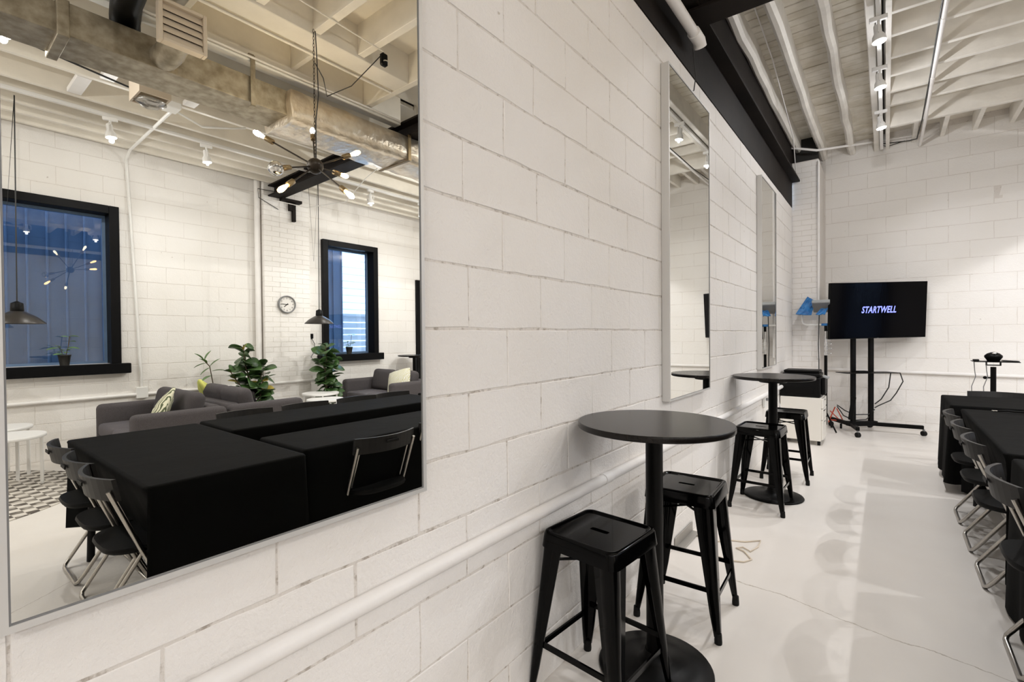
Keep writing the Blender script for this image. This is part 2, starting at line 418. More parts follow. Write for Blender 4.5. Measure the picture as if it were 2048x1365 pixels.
def block_mesh(name, along, L, Hh, m, face=.0, th=.05, bev=.005):
    """one block, centred on its face; along: 'y-' face looks to +x, 'y+' to -x, 'x' to -y"""
    mb = MB(); j = min(.0026, Hh*.03); nl, ns = (5, 3) if Hh > .12 else (3, 1)
    loop = [(-1+2*i/nl, -1) for i in range(nl)]+[(1, -1+2*i/ns) for i in range(ns)]+[(1-2*i/nl, 1) for i in range(nl)]+[(-1, 1-2*i/ns) for i in range(ns)]
    fr_, bk_ = [], []
    for (u, v) in loop:
        du, dv = random.uniform(-j, j), random.uniform(-j, j)
        a, z = u*L/2, v*Hh/2
        fr_.append((a-u*bev*(abs(u) == 1)+du, -random.uniform(0, .0012), z-v*bev*(abs(v) == 1)+dv)); bk_.append((a+du*.5, -bev*1.6, z+dv*.5))
    lst = [(p[0], -th, p[2]) for p in bk_]
    cv_ = {'px': lambda p: (p[1], p[0], p[2]), 'nx': lambda p: (-p[1], p[0], p[2]), 'ny': lambda p: (p[0], -p[1], p[2])}[along]
    mb.loft([[cv_(p) for p in q] for q in (lst, bk_, fr_)], True, False, False); mb.add([cv_(p) for p in fr_], [tuple(range(len(loop)))])
    return mb.mesh(name, m)
    if along == 'px': mb.box((-th, -L/2, -Hh/2), (0, L/2, Hh/2), bev)
    elif along == 'nx': mb.box((0, -L/2, -Hh/2), (th, L/2, Hh/2), bev)
    else: mb.box((-L/2, 0, -Hh/2), (L/2, th, Hh/2), bev)
    return mb.mesh(name, m)

_bm = {}
def lay(parent, name, facing, plane, a0, a1, zs, period, offs, m, gap=(.003, .005), holes=(), limit=300, near=None, jit=.0010, th=.05, bev=.003):
    """lay courses of masonry pieces on a wall; every piece its own object, the rest past the limit one stuff part"""
    pieces = []
    for k in range(len(zs)-1):
        z0, z1 = zs[k], zs[k+1]
        o = offs[k % len(offs)]
        n0 = math.floor((a0-o)/period)
        i = n0
        while o+i*period < a1:
            s0, s1 = max(a0, o+i*period), min(a1, o+(i+1)*period); i += 1
            segs = [(s0, s1)]
            for (h0, h1, hz0, hz1) in holes:
                if z1 > hz0+.005 and z0 < hz1-.005:
                    ns = []
                    cut = (max(s0, h0), min(s1, h1))
                    if cut[1]-cut[0] > .05:
                        for (q0, q1) in ((z0, hz0), (hz1, z1)):
                            if q1-q0 > .02: pieces.append(((cut[0]+cut[1])/2, (q0+q1)/2, cut[1]-cut[0]-gap[0], q1-q0-gap[1]))
                    for (p, q) in segs:
                        if q <= h0 or p >= h1: ns.append((p, q))
                        else:
                            if p < h0: ns.append((p, h0))
                            if q > h1: ns.append((h1, q))
                    segs = ns
            for (p, q) in segs:
                if q-p > .03: pieces.append(((p+q)/2, (z0+z1)/2, q-p-gap[0], z1-z0-gap[1]))
    if near is not None: pieces.sort(key=lambda t: (t[0]-near[0])**2+(t[1]-near[1])**2)
    rest = MB()
    for n, (a, z, L, Hh) in enumerate(pieces):
        d = random.uniform(-jit, jit)
        pos = (plane+d, a, z) if facing in ('px', 'nx') else (a, plane+d, z)
        if n < limit:
            key = (name, facing, round(L, 3), round(Hh, 3), m.name, n % 7)
            if key not in _bm: _bm[key] = block_mesh(name, facing, round(L, 3), round(Hh, 3), m, th=th, bev=bev)
            b = link(name, _bm[key], parent, pos)
            b.rotation_euler = (random.uniform(-.002, .002), random.uniform(-.002, .002), random.uniform(-.003, .003))
        else:
            x, y, zz = pos
            if facing == 'px': rest.box((x-th, y-L/2, zz-Hh/2), (x, y+L/2, zz+Hh/2))
            elif facing == 'nx': rest.box((x, y-L/2, zz-Hh/2), (x+th, y+L/2, zz+Hh/2))
            else: rest.box((x-L/2, y, zz-Hh/2), (x+L/2, y+th, zz+Hh/2))
    if rest.v: tag(rest.build(name+'_courses', m, parent), kind='stuff')

# the wall with the mirrors
ZL = [0, .19, .39, .59, .79, .99, 1.1765, 1.3816, 1.582, 1.788, 1.981, 2.1885, 2.378, 2.58, 2.78, 2.98, 3.13]
wl = MB().box((-.22, YB, 0), (-.0028, 7.79, 3.13)).build('wall_left', M['mortar']); tag(wl, kind='structure')
offl = [1.3154 if k % 2 else 1.1162 for k in range(16)]
offl = []
for k in range(16):   # joints as seen, by course
    offl.append({11: 1.0801, 10: 1.3043, 9: 1.0969, 8: 1.2926, 7: 1.1177, 6: 1.3154, 5: 1.1162}.get(k, 1.31 if k % 2 == 0 else 1.10))
lay(wl, 'block', 'px', 0.0, -.35, 7.785, ZL, .4064, offl, M['block'], near=(3.0, 1.6))

# the end wall with its brick pier
we = MB().box((-.8, YE+.0025, 0), (XW+.2, YE+.2, 4.3)).build('wall_front', M['mortar_far']); tag(we, kind='structure')
zt = [4.10-.2215*k for k in range(19)][::-1]; zt = [z for z in zt if z > .02]; zt = [0]+zt
oe = [(.617 if k % 2 else .84) for k in range(len(zt))]
lay(we, 'block', 'ny', YE, .33, 3.3, zt, .431, oe, M['block_far'], gap=(.002, .004), near=(1.2, 2))
pier = MB().box((-.5, 7.8035, 0), (.315, YE, 3.76)).build('wall_pier', M['mortar_far'], we)
zb = [i*.0735 for i in range(52)]
MB().box((-.4, 7.98, 3.70), (.30, 8.0, 4.17)).build('recess_shade', M['gap_shade'], we)  # dark sheet painting in the shade of the hole above the pier
lay(we, 'brick', 'ny', 7.80, -.02, .323, zb, .235, [.0, .117], M['brick'], gap=(.003, .004), near=(.2, 2), jit=.0015, th=.06, bev=.003)
# wall behind the camera
tag(MB().box((-.8, YB-.2, 0), (XW+.2, YB, 4.3)).build('wall_back', M['white_paint']), kind='structure')

# the window wall
HOL = [(.06, 1.60, 1.06, 2.94), (4.30, 5.33, 1.06, 2.96), (6.28, 7.24, 0.0, 2.46)]
wr = MB()
ys = [YB]
for h in HOL:
    wr.box((XW+.0025, ys[-1], 0), (XW+.20, h[0], 4.3))
    if h[2] > 0: wr.box((XW+.0025, h[0], 0), (XW+.20, h[1], h[2]))
    wr.box((XW+.0025, h[0], h[3]), (XW+.20, h[1], 4.3)); ys.append(h[1])
wr.box((XW+.0025, ys[-1], 0), (XW+.20, YE+.2, 4.3))
wr = wr.build('wall_right', M['mortar_far']); tag(wr, kind='structure')
zw = [i*.2066 for i in range(19)]
lay(wr, 'block', 'nx', XW, .2, 6.9, zw, .413, [.05, .256], M['block_far'], holes=HOL+[(3.30, 4.0, 0, 3.9)], near=(3.0, 2), jit=.001, gap=(.0012, .0045))
pier2 = MB().box((6.2535, 3.295, 0), (XW+.01, 3.995, 3.9)).build('wall_pier', M['mortar_far'], wr)
lay(wr, 'brick', 'nx', 6.25, 3.29, 4.0, [i*.0755 for i in range(50)], .235, [.0, .117], M['brick'], gap=(.003, .004), near=(3.6, 1.9), jit=.0015, th=.06, bev=.003)

# ------------------------------------------------------------------ ceiling
ceil = MB()
ceil.box((-.8, YB-.2, 4.17), (XW+.2, YE+.2, 4.3))
ceil.box((-.3, YB, 3.86), (3.06, 3.50, 3.90)); ceil.box((3.16, YB, 3.86), (XW+.1, YE, 3.90))
ceil = ceil.build('ceiling', M['ceiling']); tag(ceil, kind='structure')
# planks over the left bay
def wavy_bar(p0, p1, w_, h_, wob=.006, n=10, rnd=.25):
    """old joist between two points, slightly crooked, with worn lower corners"""
    P0, P1 = Vector(p0), Vector(p1); d = (P1-P0).normalized(); sd = Vector((-d.y, d.x, 0)); c = min(w_, h_)*rnd
    rings = []
    for i in range(n+1):
        q = P0.lerp(P1, i/n) + sd*random.uniform(-wob, wob) + Vector((0, 0, random.uniform(-wob, wob)*.6))
        ww = w_*(1+random.uniform(-.05, .05))
        sec = [(-ww/2+c, 0), (ww/2-c, 0), (ww/2, c), (ww/2, h_), (-ww/2, h_), (-ww/2, c)]
        rings.append([tuple(q+sd*a+Vector((0, 0, b))) for a, b in sec])
    return MB().loft(rings, True, True, False)
y = 3.52; k = 0
MB().box((-.25, 3.51, 4.164), (1.03, YE, 4.1695)).build('seam_shade', M['gap_shade'], ceil)  # dark sheet over the planks, paints the shade in their seams
while y < YE:
    wd = random.choice((.105, .115, .12))
    y1 = min(y+wd, YE)
    MB().box((-.22, y+.003, 4.135+random.uniform(-.004, .004)), (1.02, y1-.004, 4.167), .005).build('plank', M['plank'], ceil)
    y = y1
for x in (.045, .32, .655):
    wavy_bar((x-.01, 3.52, 3.95), (x, YE, 3.95), .085, .195, .009, 14, .3).build('joist', M['joist'], ceil)
wavy_bar((.945, 3.52, 3.94), (.945, YE, 3.94), .062, .21, .003, 8, .1).build('trimmer', M['joist'], ceil)
MB().box((1.045, 3.52, 3.94), (1.085, YE, 4.17)).build('trimmer', M['joist'], ceil)
for yy in (3.75, 4.18, 4.585, 4.99, 5.37, 5.80, 6.20, 6.62, 7.00):
    wavy_bar((1.085, yy, 3.95), (3.06, yy, 3.95), .045, .20, .003, 6, .08).build('joist', M['joist'], ceil)
MB().box((1.085, 7.65, 3.93), (3.06, 7.71, 4.17), .004).build('header', M['joist'], ceil)
for x in (1.348, 1.637, 1.951, 2.288, 2.62, 2.93):
    MB().box((x-.024, 7.71, 3.97), (x+.024, YE, 4.17), .003).build('joist', M['joist'], ceil)
# middle bay, seen in the first mirror
MB().box((3.06, YB, 3.58), (3.16, 3.26, 4.17), .004).build('header', M['joist_w'], ceil)
MB().box((3.06, 3.52, 3.58), (3.16, YE, 4.17), .004).build('header', M['joist_w'], ceil)
MB().box((2.38, YB, 3.60), (2.58, 2.80, 3.87), .004).build('header', M['joist_w'], ceil)
MB().box((-.2, 2.80, 3.60), (3.06, 2.86, 3.87), .004).build('header', M['joist_w'], ceil)
for yy in (-.55, -.1, .3, .7, 1.11, 1.52, 1.93, 2.31):
    MB().box((-.2, yy-.03, 3.62), (2.38, yy+.03, 3.87), .003).build('joist', M['joist_w'], ceil)
for yy in (.4, 1.25, 2.1):
    MB().box((2.58, yy-.02, 3.66), (3.06, yy+.02, 3.87), .003).build('joist', M['joist_w'], ceil)
# window bay: joists parallel to the wall
for x in (3.52, 3.98, 4.47, 4.98, 5.29, 5.58, 5.86, 6.14):
    MB().box((x-.024, YB, 3.62), (x+.024, YE, 3.87), .003).build('joist', M['joist_w'], ceil)
for x, yy in ((4.2, 1.13), (4.72, 1.0), (4.2, 1.75)):
    MB().box((x-.21, yy-.05, 3.62), (x+.21, yy+.05, 3.66), .003).build('blocking', M['white_paint'], ceil)

# black steel along the mirror wall and across the room
wb = thing('steel_beam', 'black steel beam running along the top of the mirror wall', 'beam', (0, 0, 3.13))
MB().box((-.04, YB, .002), (.004, 7.78, .35)).build('lower_plate', M['beam'], wb)
MB().box((-.10, YB, .35), (.10, 7.78, .375), .003).build('bottom_flange', M['beam'], wb)
MB().box((-.03, YB, .375), (0, 8.58, 1.10)).build('web', M['beam'], wb)
MB().box((-.10, YB, .80), (.10, 3.45, .825)).build('top_flange', M['beam'], wb)
cb = thing('steel_beam', 'black steel beam crossing the room from the mirror wall to the clock pier', 'beam', (0, 3.285, 3.45), .0285)
MB().box((.02, -.105, 0), (6.25, .105, .022), .003).build('bottom_flange', M['beam'], cb)
MB().box((.02, -.012, .022), (6.25, .012, .15)).build('web', M['beam'], cb)
MB().box((.02, -.105, .148), (6.25, .105, .17), .003).build('top_flange', M['beam'], cb)
MB().box((6.14, .06, -.04), (6.245, .36, .0)).box((6.19, .24, -.32), (6.245, .285, -.04)).box((6.19, .19, -.16), (6.245, .235, -.04)).build('bracket', M['beam'], cb)

# ------------------------------------------------------------------ mirrors
def mirror(y0, y1, z0, z1, label, lean=0.0):
    t = thing('wall_mirror', label, 'mirror', (.0015, (y0+y1)/2, z0), 0, 'tall mirrors on the block wall')
    W2, Hh, r, D = (y1-y0)/2, z1-z0, .011, .047
    f = MB()
    f.box((0, -W2, 0), (D, W2, r)).box((0, -W2, Hh-r), (D, W2, Hh))
    f.box((0, -W2, r), (D, -W2+r, Hh-r)).box((0, W2-r, r), (D, W2, Hh-r))
    f.build('frame', M['silver_frame'], t)
    MB().box((.004, -W2+r, r), (.010, W2-r, Hh-r)).build('backing', M['grey_plastic'], t)
    MB().box((.012, -W2+r, r), (D-.003, W2-r, Hh-r)).build('glass', M['mirror'], t)
    g = MB(); e = .0025
    g.box((D-.003, -W2+r, r), (D-.001, W2-r, r+e)).box((D-.003, -W2+r, Hh-r-e), (D-.001, W2-r, Hh-r))
    g.box((D-.003, -W2+r, r+e), (D-.001, -W2+r+e, Hh-r-e)).box((D-.003, W2-r-e, r+e), (D-.001, W2-r, Hh-r-e))
    g.build('glass_bead', M['grey_plastic'], t)
    return t
mirror(.077, .890, .930, 2.930, 'large silver-framed mirror filling the left of the view, reflecting the black tables')
mirror(2.785, 3.610, .958, 2.960, 'silver-framed mirror above the nearer round bar table')
mirror(5.44, 6.265, .985, 2.985, 'farthest silver-framed mirror, near the end wall and the printer')

# ------------------------------------------------------------------ windows and door
def window(n, y0, y1, z0, z1):
    t = bpy.data.objects.new('window_%d' % n, None); COL.objects.link(t); tag(t, kind='structure'); t.location = (XW, 0, 0)
    cw = .095
    f = MB()
    f.box((-.07, y0, z0), (.005, y0+cw, z1), .004).box((-.07, y1-cw, z0), (.005, y1, z1), .004).box((-.07, y0+cw, z1-cw), (.005, y1-cw, z1), .004)
    f.box((.0, y0+cw-.03, z0), (.17, y0+cw, z1-cw)).box((.0, y1-cw, z0), (.17, y1-cw+.03, z1-cw)).box((.0, y0+cw, z1-cw), (.17, y1-cw, z1-cw+.03))
    f.build('casing', M['black_frame'], t)
    MB().box((-.11, y0-.085, z0-.12), (.18, y1+.085, z0), .006).build('sill', M['black_frame'], t)
    s = MB(); q = .03
    a, b_ = y0+cw, y1-cw
    s.box((.12, a, z0), (.16, a+q, z1-cw)).box((.12, b_-q, z0), (.16, b_, z1-cw)).box((.12, a+q, z0), (.16, b_-q, z0+q)).box((.12, a+q, z1-cw-q), (.16, b_-q, z1-cw))
    s.build('sash', M['siding_blue'], t)
    MB().box((.135, a+q, z0+q), (.139, b_-q, z1-cw-q)).build('pane', M['glass'], t)
window(1, .06, 1.625, 1.058, 2.945)
window(2, 4.275, 5.355, 1.060, 2.975)
d = bpy.data.objects.new('door_1', None); COL.objects.link(d); tag(d, kind='structure'); d.location = (XW, 0, 0)
MB().box((-.04, 6.28, 0), (.16, 6.37, 2.47), .004).box((-.04, 7.15, 0), (.16, 7.24, 2.47), .004).box((-.04, 6.37, 2.37), (.16, 7.15, 2.47), .004).build('frame', M['black_frame'], d)
MB().box((.02, 6.37, .01), (.06, 6.45, 2.37)).box((.02, 7.07, .01), (.06, 7.15, 2.37)).box((.02, 6.45, 2.27), (.06, 7.07, 2.37)).box((.02, 6.45, .01), (.06, 7.07, .25)).build('leaf', M['black_frame'], d)
MB().box((.035, 6.45, .25), (.04, 7.07, 2.27)).build('pane', M['glass'], d)

# outside, seen through the windows
cl = thing('neighbouring_wall', 'dark blue-grey upright metal cladding of the house outside the windows', 'building', (7.5, 0, 0))
bd = MB()
bd.box((.02, -4, 0), (.3, 5.36, 7)); bd.build('wall', M['siding_blue'], cl)
ribm = MB().box((-.010, -.009, 0), (.03, .009, 7), .003).mesh('cladding_rib', M['siding_blue'])
for i in range(36):
    link('cladding_rib', ribm, cl, (0, -1.05+.183*i, 0))
wh = thing('white_house', 'bright white lapped siding house beyond the slatted fence', 'building', (10.5, 6.5, 0))
MB().box((.03, -1.6, 0), (.4, 7, 8)).build('wall', M['siding_white'], wh)
lapm = MB().box((0, -1.6, -.09), (.04, 7, .08), .01, RY(.05)).mesh('siding_board', M['siding_white'])
for i in range(38): link('siding_board', lapm, wh, (0, 0, .1+.19*i))
fe = thing('slat_fence', 'pale weathered horizontal slat fence outside the second window', 'fence', (8.3, 5.6, 0))
slm = MB().box((-.012, -.1, -.055), (.012, 3.4, .055), .004).mesh('slat', M['fence_w'])
for i in range(13): link('slat', slm, fe, (0, 0, .12+.135*i))
MB().box((-.03, -.2, 0), (.05, -.1, 1.85), .005).build('post', M['fence_w'], fe)
MB().box((-.03, 1.6, 0), (.05, 1.7, 1.85), .005).build('post', M['fence_w'], fe)
MB().box((-.05, -.2, 1.80), (.06, 3.4, 1.86), .005).build('top_rail', M['fence_w'], fe)
tag(MB().box((XW+.2, -8, -.25), (16, 16, -.15)).build('ground', M['ground']), kind='structure')

# ------------------------------------------------------------------ pipes and conduits
def pipe(name, label, pts, r, m, n=8, couplings=(), cat='pipe'):
    t = thing(name, label, cat, pts[0])
    P0 = Vector(pts[0]); q = [tuple(Vector(p)-P0) for p in pts]
    MB().tube(q, r, n).build('tube', m, t)
    for (a, b) in couplings:
        MB().tube([tuple(Vector(a)-P0), tuple(Vector(b)-P0)], r*1.13, n).build('coupling', m, t)
    return t
pipe('conduit', 'white painted conduit running low along the mirror wall', [(.024, -2.9, .690), (.024, 7.78, .690)], .023, M['white_paint'], 10,
     [((.024, 1.98, .690), (.024, 2.05, .690)), ((.024, 4.4, .690), (.024, 4.47, .690))])
pipe('conduit', 'white painted conduit along the end wall behind the television', [(.33, YE-.024, .812), (3.6, YE-.024, .785)], .022, M['white_paint'], 10)
pipe('conduit', 'white painted conduit along the window wall behind the sofas', [(6.376, -.5, .66), (6.376, 3.28, .66)], .02, M['white_paint'])
pipe('conduit', 'white conduit across the brick pier under the clock', [(6.226, 3.27, .672), (6.226, 4.05, .672)], .02, M['white_paint'])
pipe('conduit', 'white conduit under the ceiling at the top of the end wall', [(-.1, YE-.85, 4.0), (.3, YE-.85, 3.86), (1.0, YE-.06, 4.06), (1.42, YE-.06, 4.04)], .016, M['white_paint'])
pipe('downpipe', 'white upright pipe at the right edge of the brick pier by the television', [(.318, 7.785, 1.0), (.318, 7.785, 3.72)], .016, M['white_paint'])
pipe('downpipe', 'white upright pipe left of the clock pier on the window wall', [(6.34, 3.24, .05), (6.34, 3.24, 3.86)], .04, M['white_paint'], 10)
pipe('conduit', 'white conduit hanging below the ceiling joists right of the track lights', [(1.42, 3.7, 3.932), (1.42, 7.0, 3.932), (1.42, 7.6, 3.91), (1.41, YE-.04, 3.90)], .018, M['white_paint'], 8,
     [((1.42, 5.28, 3.932), (1.42, 5.35, 3.932)), ((1.42, 6.45, 3.932), (1.42, 6.52, 3.932))])
tag(MB().tube([(1.393, 3.7, 3.937), (1.395, 5.2, 3.937), (1.398, 6.4, 3.937), (1.39, 7.6, 3.915), (1.37, 8.35, 3.93), (1.30, 8.53, 3.98), (1.1, 8.53, 4.0), (.98, 8.53, 4.02)], .007, 6).build('cable', M['cable_black']),
    'black cable tied along the white ceiling conduit and turning along the end wall', 'cable')
tag(MB().tube([(1.0, 8.5, 4.2), (1.0, 8.52, 3.99), (1.06, 8.53, 3.96), (1.25, 8.53, 3.99)], .006, 6).build('cable', M['cable_black']), 'short black cable end looped below the ceiling on the end wall', 'cable')
pp = pipe('drain_pipe', 'thick white pipe ending beside the black beam at the top of the mirror wall', [(.085, -2.9, 3.28), (.085, 3.22, 3.28)], .032, M['white_paint'], 12)
MB().tube([(0, 6.03, 0), (0, 6.14, 0), (0, 6.17, -.03)], .040, 12).build('end_cap', M['white_paint'], pp)
tag(MB().tube([(.06, 3.2, 3.22), (.055, 3.24, 3.14), (.045, 3.30, 3.08), (.03, 3.31, 3.0), (.02, 3.25, 2.97)], .004, 6).build('wire', M['cable_black']), 'thin black wire dangling below the end of the white pipe', 'wire')
tag(MB().tube([(.20, 3.6, 4.1), (.17, 5.3, 4.05), (.12, 7.0, 3.85), (.06, 7.7, 3.6)], .006, 6).build('wire', M['white_paint']), 'thin white wire slung under the planks beside the first joist', 'wire')
cv = pipe('conduit', 'white conduit bending from the window bay ceiling down the wall to a box', [(4.5, 1.66, 3.60), (6.1, 1.69, 3.60), (6.32, 1.70, 3.55), (6.375, 1.72, 3.42), (6.375, 1.78, 2.0), (6.375, 1.83, .72)], .016, M['wh_plastic'])
jb = MB().box((-.05, -.06, -.07), (.0, .06, .07), .006).build('outlet_box', M['wh_plastic'], None, (6.398, 1.83, .68)); tag(jb, 'white square outlet box on the conduit of the window wall', 'box')
jb2 = MB().box((-.08, -.07, -.03), (.08, .07, .03), .006).build('junction_box', M['wh_plastic'], None, (4.42, 1.60, 3.57)); tag(jb2, 'white junction box under the joists where the conduits meet', 'box')
tag(MB().tube([(4.05, -.5, 3.60), (4.1, .6, 3.58), (4.2, 1.2, 3.54), (4.35, 1.55, 3.57)], .008, 6).build('cable', M['cable_black']), 'dark cable sagging under the window bay joists', 'cable')
tag(MB().tube([(4.47, 1.67, 3.56), (4.5, 1.9, 3.50), (4.47, 2.15, 3.56), (4.46, 2.3, 3.61)], .010, 6).build('cable', M['wh_plastic']), 'white cable looping out of the junction box', 'cable')
tr_h = thing('conduit_rail', 'grey-white conduit rail along the bottom of the header above the duct', 'pipe', (3.02, 0, 3.565))
MB().tube([(0, -2.8, 0), (0, 3.2, 0)], .014).build('tube', M['wh_plastic'], tr_h)
MB().tube([(-.03, -2.8, .012), (-.03, 3.2, .012)], .010).build('tube', M['white_paint'], tr_h)
pipe('conduit', 'grey painted pipe along the near ceiling header', [(2.62, -2.8, 3.60), (2.62, 2.79, 3.60)], .012, M['joist_w'])
tag(MB().tube([(2.0, .3, 3.605), (2.1, 1.5, 3.605), (2.18, 2.38, 3.62)], .006, 6).build('wire', M['joist_w']), 'wire stretched below the coffers to the small black speaker', 'wire')

# ------------------------------------------------------------------ duct
du = thing('air_duct', 'galvanised rectangular air duct with one foil-wrapped length hanging below the ceiling', 'duct', (0, 0, 0))
MB().box((3.04, -2.9, 3.245), (3.37, .62, 3.43), .004).build('duct_section', M['galv'], du)
MB().box((3.02, .645, 3.235), (3.38, 2.06, 3.44), .004).build('duct_section', M['galv'], du)
MB().box((3.0, .60, 3.215), (3.40, .66, 3.443), .004).build('seam_flange', M['galv'], du)
# foil: lumpy wrapped box
rings = []
for i in range(60):
    yy = 2.02+i*.105; a = .018
    pts = []
    sec = [(2.955, 3.205), (3.07, 3.195), (3.20, 3.19), (3.33, 3.195), (3.43, 3.205), (3.445, 3.28), (3.44, 3.36), (3.43, 3.44), (3.30, 3.444), (3.1, 3.444), (2.965, 3.44), (2.95, 3.36), (2.945, 3.28)]
    sag = .02 if i in (0,) else 0
    for (x, z) in sec:
        top = z > 3.43
        pts.append((x+random.uniform(-a, a)*.6-sag*.5, yy+random.uniform(-.02, .02), min(3.446, z+(0 if top else random.uniform(-a, a)*.6-sag))))
    rings.append(pts)
MB().loft(rings, True, True, True).build('foil_wrap', M['foil'], du)
for yy in (1.74, 4.2):
    MB().box((2.995, yy-.018, 3.20), (3.003, yy+.018, 3.60)).box((2.995, yy-.018, 3.198), (3.05, yy+.018, 3.203)).build('strap', M['white_paint'] if yy > 4 else M['galv'], du)
MB().box((2.93, 3.25, 3.19), (2.938, 3.285, 3.445)).box((2.93, 3.25, 3.182), (3.44, 3.285, 3.19)).build('tape', M['brass'], du)
MB().box((3.02, 1.72, 3.60), (3.055, 1.76, 3.60+.02)).build('hanger', M['galv'], du)
MB().tube([(3.04, 1.15, 3.32), (2.88, 1.15, 3.31), (2.76, 1.15, 3.34), (2.68, 1.15, 3.36)], .085, 16).build('collar', M['galv'], du)
gr = thing('vent_grille', 'tan louvred vent grille on a short collar off the duct', 'vent', (2.62, 1.145, 3.37))
g = MB(); Hg = .135
g.box((-.01, -Hg, -Hg), (.05, -Hg+.022, Hg), .003).box((-.01, Hg-.022, -Hg), (.05, Hg, Hg), .003).box((-.01, -Hg+.022, -Hg), (.05, Hg-.022, -Hg+.022), .003).box((-.01, -Hg+.022, Hg-.022), (.05, Hg-.022, Hg), .003)
g.build('frame', M['tan'], gr)
sl = MB().box((-.003, -Hg+.022, -.026), (.003, Hg-.022, .026), .001, RY(.42)).mesh('slat', M['tan'])
for i in range(5): link('slat', sl, gr, (.012, 0, -.09+.045*i))
MB().box((.04, -Hg+.02, -Hg+.02), (.045, Hg-.02, Hg-.02)).build('grille_shade', M['gap_shade'], gr)  # dark sheet standing in for the shade behind the slats
tag(MB().tube([(3.2, .98, 3.44), (3.12, .96, 3.53), (2.95, .93, 3.56), (2.60, .90, 3.56)], .085, 16).build('round_duct', M['black_satin']), 'dark round duct elbow above the galvanised duct', 'duct')
ib = thing('duct_stub', 'square duct stub wrapped in crumpled clear plastic between the window bay joists', 'duct', (3.92, 1.31, 3.46))
MB().box((-.14, -.11, -.10), (-.125, .11, .16)).box((.125, -.11, -.10), (.14, .11, .16)).box((-.125, -.11, -.10), (.125, -.095, .16)).box((-.125, .095, -.10), (.125, .11, .16)).build('sleeve', M['tan'], ib)
rings = []
for i in range(6):
    a = i/5*PI/2; rr = .10*math.cos(a)+.005
    rings.append([(rr*(1+random.uniform(-.18, .18))*math.cos(2*PI*k/12), rr*(1+random.uniform(-.18, .18))*math.sin(2*PI*k/12), -.10-.06*math.sin(a)) for k in range(12)])
MB().loft(rings, True, True, True).build('plastic_wrap', M['clear'], ib)

# ------------------------------------------------------------------ track lights
def track(label, x, y0, y1, z):
    t = thing('light_track', label, 'track', (x, y0, z))
    MB().box((-.018, 0, 0), (.018, y1-y0, .03), .003).build('rail', M['wh_metal'], t)
    return t
def head_proto():
    t = thing('track_light', '', 'light', (0, 0, 0), 0, 'white track spotlights')
    MB().box((-.016, -.06, -.035), (.016, .06, 0), .004).tube([(0, 0, -.03), (0, 0, -.075)], .010).build('adapter', M['wh_metal'], t)
    MB().tube([(-.062, 0, -.155), (-.062, 0, -.085), (-.05, 0, -.073), (.05, 0, -.073), (.062, 0, -.085), (.062, 0, -.155)], .006, 6).build('yoke', M['wh_metal'], t)
    X = TR(0, 0, -.15) @ RX(.12) @ Matrix.Scale(.86, 4)
    MB().lathe([(.026, .095), (.030, .085), (.032, .02), (.050, -.01), (.056, -.055), (.058, -.062)], 18, X=X, caps=True).build('housing', M['wh_metal'], t)
    MB().lathe([(.050, -.0635), (.050, -.068)], 18, X=X).build('lamp_face', M['lamp_face'], t)
    return t
LT = bpy.data.lights.new('spot_lamp', 'SPOT'); LT.energy = SPOT_W; LT.color = SPOT_COL; LT.spot_size = math.radians(170); LT.spot_blend = .6; LT.shadow_soft_size = .022
hp = head_proto(); first = [True]
def head(x, y, z, label, rz=0.0, k=1.0, aim=.12, uplight=.5):
    if first[0]:
        t = hp; t.location = (x, y, z); t.rotation_euler = (0, 0, rz); t['label'] = label; first[0] = False
    else: t = dup(hp, (x, y, z), rz, label)
    L_ = LT if (k == 1.0 and abs(aim) <= .4) else LT.copy(); L_.energy = SPOT_W*k
    if abs(aim) > .4: L_.spot_size = math.radians(150)
    if uplight:
        P_ = bpy.data.lights.new('added_uplight', 'POINT'); P_.energy = SPOT_W*uplight; P_.color = SPOT_COL; P_.shadow_soft_size = .012  # added point lamp below the head, brightens ceiling and joists
        po = bpy.data.objects.new('added_uplight', P_); COL.objects.link(po); po.parent = t; po.location = (0, .01, -.226)
    lo = bpy.data.objects.new('spot_lamp', L_); COL.objects.link(lo); lo.parent = t
    lo.location = (0, .01, -.236); lo.rotation_euler = (aim, 0, 0)
    return t
track('white lighting track between the trimmers above the bar tables', 1.0, .2, 8.45, 3.905)
HZ = 3.905
bk = track('added white track for fill lamps, unseen behind the camera', 0, 0, 4.6, 0); bk.location = (5.6, -2.35, 3.585); bk.rotation_euler = (0, 0, PI/2)
for i, xx in enumerate((1.5, 2.7, 3.9, 5.1)):  # heads added out of view as broad fill light for the room
    head(xx, -2.35, 3.585, ('first', 'second', 'third', 'fourth')[i]+' added fill spotlight from the mirror wall, unseen behind the camera', 0, (.1, .45, .7, .8)[i], .62, (.05, .25, .35, .4)[i])
head(1.0, 4.88, HZ, 'brightest track spotlight, nearest of those above the far bar table', -PI/2, 1.0, .5, .04)
head(1.0, 5.80, HZ, 'second track spotlight from the camera above the bar tables, seen edge-on', -PI/2, .9, .5, .27)
head(1.0, 6.95, HZ, 'track spotlight closest to the end wall on the bar-side track', -PI/2, .4, .5, .12)
head(1.0, 3.75, HZ, 'track spotlight just behind the crossing black beam', -PI/2, 1.0, .5, .04)
track('white lighting track over the tables near the camera', 1.0+.3, -2.5, 2.7, 3.585)
for i, yy in enumerate((-1.6, .35, 1.45, 2.45)):
    head(1.3, yy, 3.585, ('track spotlight behind the camera over the mirror wall', 'track spotlight directly over the large mirror', 'track spotlight over the nearest stool', 'track spotlight between the first two mirrors')[i], -PI/2, .05, .5, 0)
track('white lighting track on the window side of the ceiling', 5.18, -2.0, 7.6, 3.585)
